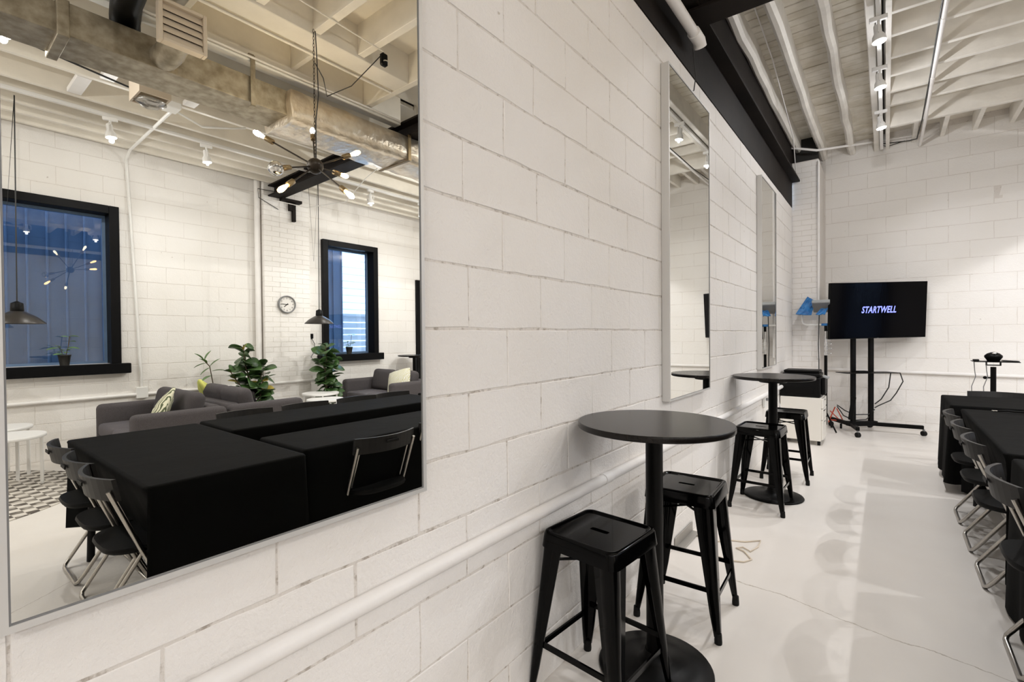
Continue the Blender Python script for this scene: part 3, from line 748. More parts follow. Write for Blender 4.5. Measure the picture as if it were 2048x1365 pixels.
head(5.18, 1.31, 3.585, 'window-side spotlight nearest the first window', .4, .36, .12, .13)
head(5.20, 2.18, 3.585, 'window-side spotlight left of the clock pier', .2, .36, .12, .13)
head(5.20, 4.40, 3.585, 'window-side spotlight over the second window', -.2, .36, .12, .13)
head(5.20, 5.40, 3.585, 'window-side spotlight at the mirror right edge', 0, .36, .12, .13)
head(5.18, -.6, 3.585, 'window-side spotlight behind the camera', 0, .4, .12, .1)
track('white lighting track near the duct over the tables', 3.66, -2.0, 7.8, 3.585)
head(3.66, .43, 3.585, 'spotlight beside the duct at the left edge of the large mirror', 1.2, .6, .12, .3)
head(3.66, 6.0, 3.585, 'spotlight beside the duct over the far tables', PI, 1.35, .2, .6)
head(3.66, 4.2, 3.585, 'spotlight beside the duct behind the crossing beam', 0, 1.3, .3, .6)
head(3.66, 6.9, 3.585, 'spotlight beside the duct near the end wall', 0, .2, .12, .2)

# ------------------------------------------------------------------ chandelier
ch = thing('chandelier', 'black sputnik chandelier with glowing bulbs hanging on a chain over the tables', 'chandelier', (2.345, 1.885, 2.616))
MB().sphere((0, 0, 0), .058, 18).build('hub', M['bronze'], ch)
cm = MB(); n_l = 36
for i in range(n_l):
    z = .065+i*(1.0-.065)/n_l; a = (i % 2)*PI/2
    X = TR(0, 0, z+.012) @ RZ(a)
    cm.tube([(.006*math.cos(t)*1.0, 0, .016*math.sin(t)) for t in [2*PI*k/8 for k in range(8)]], .002, 5, closed=True, X=X)
cm.build('chain', M['bronze'], ch)
MB().tube([(.02, .02, .06), (.035, .03, .35), (.03, .05, .55), (.06, .06, .8), (.01, .02, 1.0)], .004, 6).build('cord', M['cable_black'], ch)
def cam_vec(a, b, c):      # direction given as right, up, away in the reflected view
    vd = (Vector((.09-2.345, 1.885, 2.616))-CAM).normalized()
    v = right*a+up*b+vd*c
    return Vector((-v.x, v.y, v.z))
arms = [(-.415, .235, .02, 'bulb_hot', 0), (-.27, -.015, -.33, 'globe', 1), (-.02, .275, .34, 'bulb_hot', 0), (.315, .10, .28, 'bulb', 0),
        (-.22, -.15, -.33, 'bulb', 0), (.23, -.075, .35, 'bulb', 0), (.235, -.195, -.30, 'bulb_hot', 0)]
for (a, b, c, kind, gl) in arms:
    d = cam_vec(a, b, c); L = d.length; d.normalize()
    q = d.to_track_quat('Z', 'Y').to_matrix().to_4x4()
    ar = MB().tube([(0, 0, .05), (0, 0, L-.12)], .006, 8, X=q).build('arm', M['bronze'], ch)
    MB().lathe([(.016, L-.125), (.020, L-.12), (.020, L-.06), (.017, L-.055)], 12, X=q).build('socket', M['brass'], ar)
    if gl: MB().sphere((0, 0, L-.005), .050, 16, X=q).build('bulb', M['chrome'], ar)
    else: MB().lathe([(.008, L-.058), (.013, L-.03), (.018, L), (.019, L+.02), (.013, L+.042), (.003, L+.05)], 12, X=q).build('bulb', M[kind], ar)
tag(MB().tube([(2.39, 1.92, 3.4), (2.5, 2.05, 3.38), (2.7, 2.2, 3.36), (2.5, 2.3, 3.42), (2.3, 2.36, 3.55), (2.2, 2.40, 3.63)], .004, 6).build('wire', M['cable_black']), 'loose black wire from the chandelier chain to the small speaker', 'wire')
sp = thing('speaker', 'small black speaker clipped to a ceiling joist', 'speaker', (2.2, 2.40, 3.60))
MB().box((-.02, -.03, -.08), (.025, .03, .02), .012).build('body', M['black_satin'], sp)
MB().lathe([(.02, 0), (.02, .008)], 12, (-.02, 0, -.055), RY(0)).build('driver', M['chrome'], sp)

# pendants
def pendant_proto(loc, ztop, label):
    t = thing('pendant_lamp', label, 'lamp', loc, 0, 'black pendant lamps')
    MB().lathe([(.200, 0), (.192, .012), (.142, .060), (.085, .096), (.055, .112), (.05, .115)], 28, caps=False).lathe([(.196, .002), (.137, .056), (.05, .103)], 28, caps=False).build('shade', M['shade'], t)
    MB().lathe([(.046, .112), (.048, .12), (.044, .19), (.030, .198), (.008, .21)], 16).build('cap', M['black_satin'], t)
    MB().tube([(0, 0, .205), (0, .01, ztop-loc[2])], .005, 6).build('cord', M['cable_black'], t)
    MB().tube([(0, .01, ztop-loc[2]), (.02, -.06, .9), (.015, -.14, ztop-loc[2]-.02)], .003, 6).build('stay', M['cable_black'], t)
    MB().sphere((0, 0, .045), .035, 12).build('bulb', M['wh_plastic'], t)
    return t
p1 = pendant_proto((5.42, .655, 1.505), 3.63, 'black pendant lamp hanging in front of the first window')
dup(p1, (5.5, 3.715, 1.548), 0, 'black pendant lamp hanging between the clock and the second window')

# ------------------------------------------------------------------ bar tables and stools
def bar_table_proto(loc, label):
    t = thing('bar_table', label, 'table', loc, 0, 'round black bar tables')
    z = loc_top
    MB().lathe([(.298, z-.025), (.303, z-.023), (.305, z-.020), (.305, z-.004), (.304, z-.001), (.302, z)], 56).build('table_top', M['table_top'], t)
    MB().lathe([(.034, .03), (.034, z-.06), (.040, z-.055)], 24).build('column', M['black_satin'], t)
    MB().lathe([(.10, z-.055), (.11, z-.045), (.11, z-.025)], 24).build('top_plate', M['black_satin'], t)
    MB().lathe([(.222, 0), (.226, .006), (.222, .012), (.15, .020), (.07, .030), (.048, .05), (.040, .075)], 48).build('base', M['black_satin'], t)
    return t
loc_top = 1.005
bt = bar_table_proto((.310, 1.875, 0), 'nearer round black bar table with a brown sheen, under the second mirror')
bt2 = dup(bt, (.310, 4.46, 0), 0, 'farther round black bar table, in front of the printer')
bt3 = dup(bt, (6.02, 5.92, 0), 0, 'black bar table by the glass door, just inside the right edge of the large mirror')

def rsq(h, r, n=8):
    pts = []
    for q, (sx, sy) in enumerate(((1, 1), (-1, 1), (-1, -1), (1, -1))):
        for k in range(n):
            a = q*PI/2 + (k/(n-1))*PI/2
            pts.append((sx*(h-r)+r*math.cos(a), sy*(h-r)+r*math.sin(a)))
    return pts
def stool_proto(label):
    t = thing('bar_stool', label, 'stool', (0, 0, 0), 0, 'black metal bar stools')
    Z = .632; mb = MB(); R = lambda h, r, z: [(x, y, z) for x, y in rsq(h, r)]
    def stad(a, b, z):
        out = []
        for x, y in rsq(.1, .04):
            ang = math.atan2(y, x); c, s_ = math.cos(ang), math.sin(ang)
            out.append((math.copysign(a, c)*min(1, abs(c)*1.35)*1.0, b*s_, z))
        return out
    rings = [R(.163, .035, Z-.058), R(.157, .034, Z-.010), R(.153, .033, Z-.002), R(.147, .031, Z), R(.141, .029, Z-.002), R(.137, .027, Z-.0065), R(.133, .026, Z-.008)]
    mb.loft(rings, True, False, True)
    mb.loft([R(.133, .026, Z-.008), stad(.038, .014, Z-.008)], True, False, False)
    mb.loft([stad(.038, .014, Z-.008), stad(.037, .013, Z-.012), stad(.037, .013, Z-.024)], True, False, True)
    mb.loft([R(.160, .034, Z-.058), R(.152, .032, Z-.014), R(.13, .03, Z-.018), stad(.037, .013, Z-.024)], True, False, False)
    mb.build('seat', M['black_gloss'], t)
    def leg(sx, sy):
        m = MB(); rings = []
        for k in range(7):
            u = k/6; zz = (Z-.035)*(1-u)+.03*u
            cx = .150*(1-u)+.196*u; ww = .082*(1-u)+.030*u; th = .010
            if u > .9: ww = .026
            # angle section wrapped round the corner
            sec = [(cx-ww, cx), (cx-.012, cx), (cx-.004, cx-.004), (cx, cx-.012), (cx, cx-ww), (cx-th, cx-ww), (cx-th, cx-.016), (cx-.016, cx-th), (cx-ww, cx-th)]
            rings.append([(sx*a, sy*b, zz) for a, b in sec])
        m.loft(rings, True, True, True)
        lg = m.build('leg', M['black_gloss'], t)
        f = MB().lathe([(.016, 0), (.017, .01), (.015, .045)], 10, (sx*.185, sy*.185, 0)).build('foot', M['black_matte'], lg)
    for sx in (-1, 1):
        for sy in (-1, 1): leg(sx, sy)
    def cx_at(z): return .150+(.196-.150)*(Z-.035-z)/(Z-.065)
    for (z, ax) in ((.215, 0), (.215, 1), (.185, 2), (.185, 3)):
        c = cx_at(z)-.008; c2 = c-.012
        m = MB()
        if ax == 0: m.box((-c2, c-.006, z-.010), (c2, c+.002, z+.010))
        elif ax == 1: m.box((-c2, -c-.002, z-.010), (c2, -c+.006, z+.010))
        elif ax == 2: m.box((c-.006, -c2, z-.010), (c+.002, c2, z+.010))
        else: m.box((-c-.002, -c2, z-.010), (-c+.006, c2, z+.010))
        m.build('rung', M['black_gloss'], t)
    b = MB()
    for a in (PI/4, -PI/4): b.box((-.19, -.005, Z-.115), (.19, .005, Z-.108), X=RZ(a))
    b.build('cross_brace', M['black_gloss'], t)
    return t
s1 = stool_proto('nearest black metal stool, cut by the bottom of the picture')
s1.location = (.207, 1.60, 0); s1.rotation_euler = (0, 0, -.09)
dup(s1, (.282, 2.36, 0), .04, 'black metal stool tucked behind the nearer bar table')
dup(s1, (.275, 4.165, 0), -.03, 'black metal stool in front of the farther bar table')
dup(s1, (.315, 5.13, 0), .02, 'black metal stool behind the farther bar table, by the white cabinet')

# ------------------------------------------------------------------ meeting tables, cloths and chairs
def drape(name, x0, x1, y0, y1, zt, hem, label, seed, amp=.018, flare=.045, tuck=None):
    random.seed(seed)
    per = []; N = 44
    r = .03
    corners = [(x1-r, y1-r, 0), (x0+r, y1-r, PI/2), (x0+r, y0+r, PI), (x1-r, y0+r, 3*PI/2)]
    for i, (cx, cy, a0) in enumerate(corners):
        for k in range(6):
            a = a0+k/5*PI/2; per.append((cx+r*math.cos(a), cy+r*math.sin(a), math.cos(a), math.sin(a)))
        nx_, ny_, _ = corners[(i+1) % 4]; a = a0+PI/2
        sx, sy = cx+r*math.cos(a), cy+r*math.sin(a); ex, ey = nx_+r*math.cos(a), ny_+r*math.sin(a)
        n = max(6, int(math.hypot(ex-sx, ey-sy)/.045))
        for k in range(1, n): per.append((sx+(ex-sx)*k/n, sy+(ey-sy)*k/n, math.cos(a), math.sin(a)))
    ph = [random.uniform(0, 6.28) for _ in range(6)]
    s_ = 0; arc = []
    for i, p in enumerate(per):
        arc.append(s_); q = per[(i+1) % len(per)]; s_ += math.hypot(q[0]-p[0], q[1]-p[1])
    def rip(a): return math.sin(a*21+ph[0])*.5+math.sin(a*34+ph[1])*.3+math.sin(a*11+ph[2])*.5
    rings = []
    rings.append([(p[0]-p[2]*.02, p[1]-p[3]*.02, zt) for p in per])
    rings.append([(p[0]-p[2]*.006, p[1]-p[3]*.006, zt-.002) for p in per])
    rings.append([(p[0], p[1], zt-.010) for p in per])
    for k in range(1, 8):
        u = k/7
        rg = []
        for i, p in enumerate(per):
            fl_ = tuck[2] if tuck and p[2]*tuck[0]+p[3]*tuck[1] > .7 else flare
            o = fl_*u*.6+amp*u**.8*rip(arc[i])
            hz = hem+.03*math.sin(arc[i]*3+ph[3])*(1 if hem > .03 else 0)
            rg.append((p[0]+p[2]*o, p[1]+p[3]*o, zt-.010-(zt-.010-max(hz, .004))*u))
        rings.append(rg)
    mb = MB(); mb.loft(rings, True, False, True)
    mb.add(rings[0], [tuple(range(len(per)))], False)
    o = mb.build('tablecloth', M['cloth'])
    return tag(o, label, 'tablecloth', 'black cloths over the meeting tables')
def table_proto(L, W_, loc, rz, label, group='covered folding tables'):
    t = thing('folding_table', label, 'table', loc, rz, group)
    MB().box((-L/2, -W_/2, .70), (L/2, W_/2, .725), .005).build('table_top', M['wh_plastic'], t)
    for sx in (-1, 1):
        for sy in (-1, 1):
            MB().tube([(sx*(L/2-.12), sy*(W_/2-.09), .70), (sx*(L/2-.10), sy*(W_/2-.07), 0)], .02, 8).build('leg', M['black_matte'], t)
    return t
TB = [ # x0,x1,y0,y1,hem
 (1.44, 2.98, .60, 1.305, .19, 'table at the left end of the group', 'black cloth over the end table nearest the first window'),
 (1.53, 2.08, 1.335, 3.33, .012, 'near table along the mirror side', 'black cloth reaching the floor on the near mirror-side table'),
 (1.52, 2.10, 3.42, 5.24, .10, 'far table along the mirror side', 'black cloth on the far mirror-side table'),
 (2.45, 3.04, 1.335, 3.33, .10, 'near table along the window side', 'black cloth on the near window-side table, beyond the dark gap'),
 (2.45, 3.04, 3.42, 5.24, .10, 'far table along the window side', 'black cloth on the far window-side table'),
 (1.475, 3.04, 5.42, 6.30, .10, 'table at the end of the group by the television', 'black cloth over the end table nearest the television'),
]
for i, (x0, x1, y0, y1, hem, l1, l2) in enumerate(TB):
    if (x1-x0) > (y1-y0): table_proto(x1-x0-.03, y1-y0-.03, ((x0+x1)/2, (y0+y1)/2, 0), 0, 'folding table hidden under black cloth, '+l1)
    else: table_proto(y1-y0-.03, x1-x0-.03, ((x0+x1)/2, (y0+y1)/2, 0), PI/2, 'folding table hidden under black cloth, '+l1)
    drape('tablecloth', x0, x1, y0, y1, .742, hem, l2, 50+i, flare=.02 if i in (1, 2) else .04, amp=.012 if i in (0, 1, 2) else .018, tuck={0: (0, -1, -.30), 2: (-1, 0, -.28)}.get(i))
random.seed(5)

def chair_proto():
    t = thing('folding_chair', '', 'chair', (0, 0, 0), 0, 'folding chairs around the black tables')
    # faces +x, origin under the back
    rings = []
    n = 12
    for i in range(n+1):
        u = -1+2*i/n; yy = .215*u; bow = -.062*(1-u*u)+.035
        x = -.02+bow; rings.append([(x-.008, yy, .77), (x+.008, yy, .77), (x+.026, yy, .675), (x+.010, yy, .675)])
    MB().loft(rings, True, True, False).build('backrest', M['chair_plastic'], t)
    MB().box((-.058, -.045, .727), (-.052, .045, .745), .002).build('hand_hole', M['black_matte'], t)
    sm = MB(); P = []
    for i in range(28):
        a = 2*PI*i/28; c, s_ = math.cos(a), math.sin(a)
        P.append((.20+.20*math.copysign(abs(c)**.6, c), .195*math.copysign(abs(s_)**.6, s_)))
    sm.loft([[(x, y, .428) for x, y in P], [(.20+(x-.20)*1.03, y*1.03, .440) for x, y in P], [(x, y, .452) for x, y in P]], True, True, True)
    sm.build('seat', M['chair_seat'], t)
    for sy in (-1, 1):
        MB().tube([(.0, sy*.205, .72), (.10, sy*.205, .46), (.285, sy*.200, .03)], .0095, 8).build('front_leg', M['chair_steel'], t)
        MB().box((-.004, -.004, -.17), (.004, .004, .17), .001, TR(.075, sy*.178, .555) @ RY(-.37)).build('brace', M['chair_steel'], t)
    MB().tube([(.285, -.200, .03), (.295, -.18, .012), (.295, .18, .012), (.285, .200, .03)], .0095, 8).build('front_bar', M['chair_steel'], t)
    MB().tube([(.30, -.175, .43), (.06, -.175, .06), (.035, -.168, .025), (.028, -.145, .012), (.028, .145, .012), (.035, .168, .025), (.06, .175, .06), (.30, .175, .43)], .0105, 8).build('rear_frame', M['chair_steel'], t)
    return t
c0 = chair_proto(); used = [False]
def chair(x, y, rz, label):
    if not used[0]:
        c0.location = (x, y, 0); c0.rotation_euler = (0, 0, rz); c0['label'] = label; used[0] = True; return c0
    return dup(c0, (x, y, 0), rz, label)
XC = 1.435
chair(XC, 4.73, 0, 'charcoal folding chair farthest along the mirror-side row, by the television table')
chair(XC, 4.18, 0, 'second folding chair from the far end of the mirror-side row')
chair(XC, 3.645, 0, 'third folding chair from the far end, in front of the break between cloths')
chair(XC, 2.80, 0, 'folding chair at the right edge of the picture whose floor bar shows at the bottom')
chair(1.42, 1.80, 0, 'folding chair seen from behind in the large mirror, in front of the black cloth')
chair(1.51, 2.36, 0, 'folding chair half cut by the right edge of the large mirror')
chair(2.69, .535, PI/2, 'first folding chair at the left end of the tables, nearest the rug')
chair(2.20, .525, PI/2, 'middle folding chair at the left end of the tables')
chair(1.79, .515, PI/2, 'folding chair at the left end of the tables nearest the mirror')
for i, yy in enumerate((1.69, 2.2, 2.72, 3.15)):
    chair(3.12, yy, PI, ('folding chair across the tables in front of the back-to-back sofas', 'folding chair across the tables beside the white nesting tables', 'folding chair across the tables before the right sofa', 'folding chair across the tables at the mirror right edge')[i])
chair(1.90, 6.52, -PI/2, 'folding chair behind the end table, below the conference camera')
chair(2.42, 6.52, -PI/2, 'folding chair behind the end table at the right edge of the picture')
cbt = thing('cable', 'black cable with a silver plug lying across the far black cloth', 'cable', (1.69, 5.15, .75))
MB().tube([(.03, 0, .0), (.09, .02, .004), (.12, -.01, .004), (.3, -.03, .004), (.6, -.05, .004), (.9, -.02, .004)], .007, 6).tube([(.12, .0, .004), (.35, -.07, .004), (.8, -.09, .004)], .006, 6).build('lead', M['black_satin'], cbt)
MB().tube([(.0, -.002, 0), (.032, 0, 0)], .005, 8).build('plug', M['chrome'], cbt)

# ------------------------------------------------------------------ television on its stand
tvc = Vector((.9723, 7.9945, 1.652)); ya, pi_, ro = .7038, .0583, .0168
r_ = Vector((math.cos(ya), math.sin(ya), 0)); n_ = Vector((math.sin(ya), -math.cos(ya), 0)); u_ = Vector((0, 0, 1))
u2 = u_*math.cos(pi_)+n_*math.sin(pi_); n2 = n_*math.cos(pi_)-u_*math.sin(pi_)
r2 = r_*math.cos(ro)+u2*math.sin(ro); u3 = u2*math.cos(ro)-r_*math.sin(ro)
tv = thing('television', 'large black flat television showing the STARTWELL logo', 'television', tvc)
TX = Matrix(((r2.x, u3.x, n2.x, 0), (r2.y, u3.y, n2.y, 0), (r2.z, u3.z, n2.z, 0), (0, 0, 0, 1)))
MB().box((-.6625, -.3725, -.045), (.6625, .3725, 0), .004, TX).build('casing', M['black_satin'], tv)
MB().box((-.654, -.362, .0), (.654, .364, .0015), 0, TX).build('screen', M['screen'], tv)
MB().box((-.012, -.371, .0015), (.012, -.366, .0022), 0, TX).build('badge', M['grey_plastic'], tv)
text_mesh('logo_text', 'STARTWELL', .122, M['logo'], TX @ TR(0, 0.005, .0022), tv, shear=.28, bold=.0025, ext=.0004, sx=.68, spacing=1.06)
st = thing('tv_stand', 'black rolling television stand with a shelf and four casters', 'stand', (.82, 8.02, 0), ya)
for x in (-.125, .125):
    MB().box((x-.028, .02, .10), (x+.028, .062, 1.75), .004).build('post', M['black_satin'], st)
MB().box((-.30, -.005, 1.40), (.30, .02, 1.46)).box((-.30, -.005, 1.70), (.30, .02, 1.76)).build('mount', M['black_satin'], st)
MB().box((-.20, .005, .085), (.20, .085, .15), .006).build('spine', M['black_satin'], st)
def floor_leg(name, ax, ay, bx, by):
    d = Vector((bx-ax, by-ay, 0)); L = d.length; X = TR(ax, ay, 0) @ RZ(math.atan2(d.y, d.x))
    MB().box((0, -.022, .085), (L, .022, .135), .005, X).build(name, M['black_satin'], st)
    c = MB().lathe([(.012, .03), (.014, .085)], 10, (bx, by, 0)).build('caster', M['grey_plastic'], st)
    MB().tube([(bx-.02, by, .032), (bx+.02, by, .032)], .032, 14).build('wheel', M['black_matte'], c)
RI = Matrix.Rotation(-ya, 4, 'Z')
def loc_st(x, y): v = RI @ Vector((x-.82, y-8.02, 0)); return v.x, v.y
for a, b in (((-.16, .03), loc_st(.765, 7.60)), ((.16, .03), loc_st(1.44, 8.20)), ((-.16, .06), loc_st(.42, 8.33)), ((.16, .06), loc_st(.87, 8.50))):
    floor_leg('base_leg', a[0], a[1], b[0], b[1])
MB().box((-.36, -.17, .815), (.36, .06, .823), .003).build('shelf', M['black_satin'], st)
MB().box((-.15, -.10, .823), (-.02, -.02, .845), .004).build('remote_box', M['black_matte'], st)
tag(MB().box((-.028, -.02, -.16), (.028, .02, .16), .008, RY(.12)).build('power_bar', M['black_satin'], None, (.690, 7.93, .33)), 'black power bar hanging at the left post of the television stand', 'power bar')
tag(MB().tube([(1.10, 8.14, .81), (1.08, 8.14, .62), (1.0, 8.18, .45), (.93, 8.16, .38)], .007, 6).build('cable', M['cable_black']), 'straight black cable under the television shelf', 'cable')
tag(MB().tube([(1.20, 8.22, .81), (1.23, 8.22, .70), (1.16, 8.22, .54), (1.10, 8.2, .44), (.97, 8.17, .36), (.93, 8.15, .33)], .007, 6).build('cable', M['cable_black']), 'looping black cable right of the television posts', 'cable')
tag(MB().tube([(.50, 8.25, .32), (.60, 8.15, .26), (.72, 8.05, .23), (.86, 8.10, .24), (.93, 8.14, .31)], .007, 6).build('cable', M['cable_black']), 'upper black cable sagging behind the television posts', 'cable')
tag(MB().tube([(.50, 8.25, .30), (.58, 8.16, .19), (.70, 8.05, .15), (.84, 8.10, .17), (.92, 8.14, .27)], .007, 6).build('cable', M['cable_black']), 'lower black cable sagging to the stand spine', 'cable')
# red trolley behind the cabinet
rd = thing('hand_truck', 'red folding trolley on small wheels behind the white cabinet', 'trolley', (.50, 8.18, 0))
MB().tube([(-.10, .02, .07), (-.02, .0, .30)], .008, 6).tube([(.0, 0, .28), (.09, -.02, .08)], .008, 6).tube([(-.08, 0, .24), (.08, -.01, .07)], .008, 6).tube([(-.08, 0, .11), (.08, -.01, .11)], .008, 6).build('frame', M['red'], rd)
for x in (-.06, .05): MB().tube([(x-.012, 0, .035), (x+.012, 0, .035)], .035, 12).build('wheel', M['black_matte'], rd)

# ------------------------------------------------------------------ cabinet and printer
ca = thing('filing_cabinet', 'cream white filing cabinet on casters under the printer', 'cabinet', (.235, 6.965, 0))
MB().box((-.225, -.215, .055), (.205, .225, .575), .005).build('body', M['cabinet'], ca)
for i, (z0, z1) in enumerate(((.07, .30), (.31, .44), (.45, .565))):
    dr = MB().box((.205, -.205, z0), (.225, .215, z1), .004).build('drawer', M['cabinet'], ca)
    MB().box((.225, -.05, z1-.03), (.232, .05, z1-.02), .002).build('handle', M['grey_plastic'], dr)
for sx in (-.18, .18):
    for sy in (-.17, .17):
        cs = MB().lathe([(.012, .03), (.02, .056)], 10, (sx, sy, 0)).build('caster', M['grey_plastic'], ca)
        MB().tube([(sx-.015, sy, .028), (sx+.015, sy, .028)], .028, 12).build('wheel', M['black_matte'], cs)
MB().lathe([(.008, 0), (.008, .006)], 10, (0, 0, 0), TR(.226, -.12, .42) @ RY(PI/2)).build('lock', M['black_satin'], ca)
pr = thing('printer', 'bulky black multifunction printer on the white cabinet', 'printer', (.23, 6.95, .577))
MB().box((-.225, -.20, .0), (.205, .21, .24), .012).build('body', M['printer'], pr)
MB().box((-.20, -.195, .243), (.20, .20, .29), .012).build('scanner_lid', M['printer'], pr)
MB().box((-.19, -.15, .291), (.19, .16, .325), .010).build('document_feeder', M['black_satin'], pr)
MB().box((.206, -.12, .03), (.245, .20, .235), .006).build('output_tray', M['black_satin'], pr)
MB().box((.20, -.13, .24), (.262, .02, .262), .004, RY(.35) @ TR(-.08, 0, .065)).build('control_panel', M['panel_grey'], pr)
MB().box((-.16, -.2045, .04), (.14, -.200, .13), .002).build('paper_tray', M['black_satin'], pr)
wp = thing('wall_socket', 'white double socket on the mirror wall behind the farther bar table', 'socket', (.001, 5.75, .62))
MB().box((0, -.05, -.06), (.03, .05, .06), .005).build('plate', M['wh_plastic'], wp)
MB().box((.03, -.015, .01), (.05, .015, .04), .003).build('plug', M['grey_plastic'], wp)
tag(MB().tube([(.05, 5.75, .64), (.13, 5.80, .66), (.17, 5.85, .50), (.15, 5.9, .30), (.10, 6.2, .16), (.06, 6.5, .12)], .006, 6).build('cable', M['wh_metal']), 'pale cable looping from the wall socket toward the cabinet', 'cable')

# ------------------------------------------------------------------ film light
fl = thing('film_light', 'studio panel light with blue barn doors on a stand left of the television', 'light', (.412, 7.66, 0))
PX = TR(.02, .0, 1.715) @ RX(-.55)
MB().box((-.17, -.13, -.025), (.035, .11, .025), .006, PX).build('panel', M['panel_grey'], fl)
MB().box((-.16, -.12, -.028), (.03, .10, -.025), 0, PX).build('diffuser', M['grey_plastic'], fl)
def flap(name, P4, m):
    a, b, c, d = [Vector(p) for p in P4]; nrm = (b-a).cross(d-a).normalized()*.004
    rows = []
    for i in range(6):
        u = i/5; row = []
        for j in range(6):
            v = j/5; p = a.lerp(b, u).lerp(d.lerp(c, u), v); row.append(p+nrm*random.uniform(-2.2, 2.2)*(0 if i in (0,) else 1))
        rows.append(row)
    vs = [tuple(p) for r in rows for p in r]+[tuple(p+nrm*2) for r in rows for p in r]; fs = []
    for i in range(5):
        for j in range(5):
            q = i*6+j; fs += [(q, q+1, q+7, q+6), (q+36, q+42, q+43, q+37)]
    edge = [i for i in range(6)]+[6*k+5 for k in range(1, 6)]+[30+k for k in range(4, -1, -1)]+[6*k for k in range(4, 0, -1)]
    for k in range(len(edge)): e0, e1 = edge[k], edge[(k+1) % len(edge)]; fs.append((e0, e1, e1+36, e0+36))
    MB().add(vs, fs, False).build(name, m, fl)
flap('barn_door', [(-.335, -.12, 1.615), (-.15, -.13, 1.59), (-.13, .10, 1.80), (-.22, .10, 1.86)], M['blue_gel'])
flap('barn_door', [(-.10, -.150, 1.60), (.0, -.150, 1.60), (.03, -.05, 1.68), (-.05, -.05, 1.68)], M['blue_gel'])
MB().tube([(-.270, -.02, 1.70), (-.270, -.02, 1.52), (-.258, -.02, 1.485), (-.22, -.02, 1.470), (.08, -.02, 1.470)], .013, 8).build('yoke', M['wh_metal'], fl)
MB().sphere((-.265, -.03, 1.695), .035, 10).build('taped_knob', M['blue_gel'], fl)
MB().box((-.05, -.035, 1.452), (.08, -.005, 1.485), .006).build('tape', M['blue_gel'], fl)
MB().tube([(0, 0, 1.47), (0, 0, 1.38)], .018, 10).build('spigot', M['black_satin'], fl)
MB().tube([(0, 0, 1.40), (0, 0, 1.05)], .012, 10).build('inner_pole', M['chrome'], fl)
for z in (1.21, 1.15, 1.08):
    cl_ = MB().lathe([(.022, z-.025), (.022, z+.02)], 12).build('collar', M['chrome'], fl)
    MB().tube([(.02, 0, z), (.055, -.01, z)], .007, 6).sphere((.06, -.01, z), .014, 8).build('knob', M['chrome'], cl_)
MB().tube([(0, 0, 1.06), (0, 0, .12)], .019, 10).build('pole', M['black_satin'], fl)
for a in (.5, 2.6, 4.7):
    MB().tube([(0, 0, .30), (.13*math.cos(a), .13*math.sin(a), .012)], .010, 8).build('leg', M['black_satin'], fl)
tag(MB().tube([(.35, 7.53, 1.60), (.345, 7.53, 1.45), (.34, 7.54, 1.2), (.345, 7.54, 1.0), (.345, 7.54, .7), (.35, 7.54, .05)], .006, 6).build('cable', M['cable_black']), 'black power cable hanging from the studio light to behind the printer', 'cable')

# ------------------------------------------------------------------ conference camera on a stand
cs = thing('camera_stand', 'slim black stand with a small tray behind the far black table', 'stand', (1.975, 7.35, 0))
MB().tube([(0, 0, .06), (0, 0, .97)], .024, 12).build('pole', M['black_satin'], cs)
MB().box((-.17, -.13, 1.025), (.19, .13, 1.033), .003).build('tray', M['black_satin'], cs)
MB().box((-.06, -.02, .985), (.06, .02, .995)).box((-.06, -.02, .985), (-.05, .02, 1.025)).box((.05, -.02, .985), (.06, .02, 1.025)).build('bracket', M['black_satin'], cs)
MB().tube([(-.02, 0, .85), (-.06, 0, .85)], .008, 8).sphere((-.065, 0, .85), .018, 8).build('knob', M['black_satin'], cs)
for a in (.3, 2.4, 4.5): MB().tube([(0, 0, .10), (.24*math.cos(a), .24*math.sin(a), .012)], .012, 8).build('leg', M['black_satin'], cs)
cf = thing('conference_camera', 'round black conference camera with a silver lens on the tray', 'camera', (1.975, 7.35, 1.033))
MB().lathe([(.050, 0), (.054, .012), (.074, .045), (.073, .062), (.050, .085), (.02, .098), (.004, .10)], 24).build('body', M['black_satin'], cf)
MB().sphere((0, -.035, .085), .022, 12).build('lens', M['chrome'], cf)
for (a, lb) in ((-.155, 'thin grey cord drooping at the left of the camera tray'), (-.06, 'thin grey cord hanging beside the camera stand pole')):
    tag(MB().tube([(1.975+a, 7.33, 1.02), (1.975+a+.004, 7.32, .93), (1.975+a+.012, 7.32, .86), (1.975+a-.02, 7.32, .75), (1.975+a-.015, 7.32, .55), (1.96+a*.3, 7.33, .05)], .004, 6).build('cord', M['grey_plastic']), lb, 'cord')
tag(MB().box((-.02, -.03, 0), (.03, .03, .018), .005).build('adapter', M['black_matte'], None, (1.83, 7.33, 1.034)), 'small black adapter on the left end of the camera tray', 'adapter')
tag(MB().box((-.06, -.05, 0), (.07, .05, .008), .003, RY(.05)).build('remote_control', M['black_satin'], None, (2.10, 7.35, 1.036)), 'flat black remote on the right end of the camera tray', 'remote')

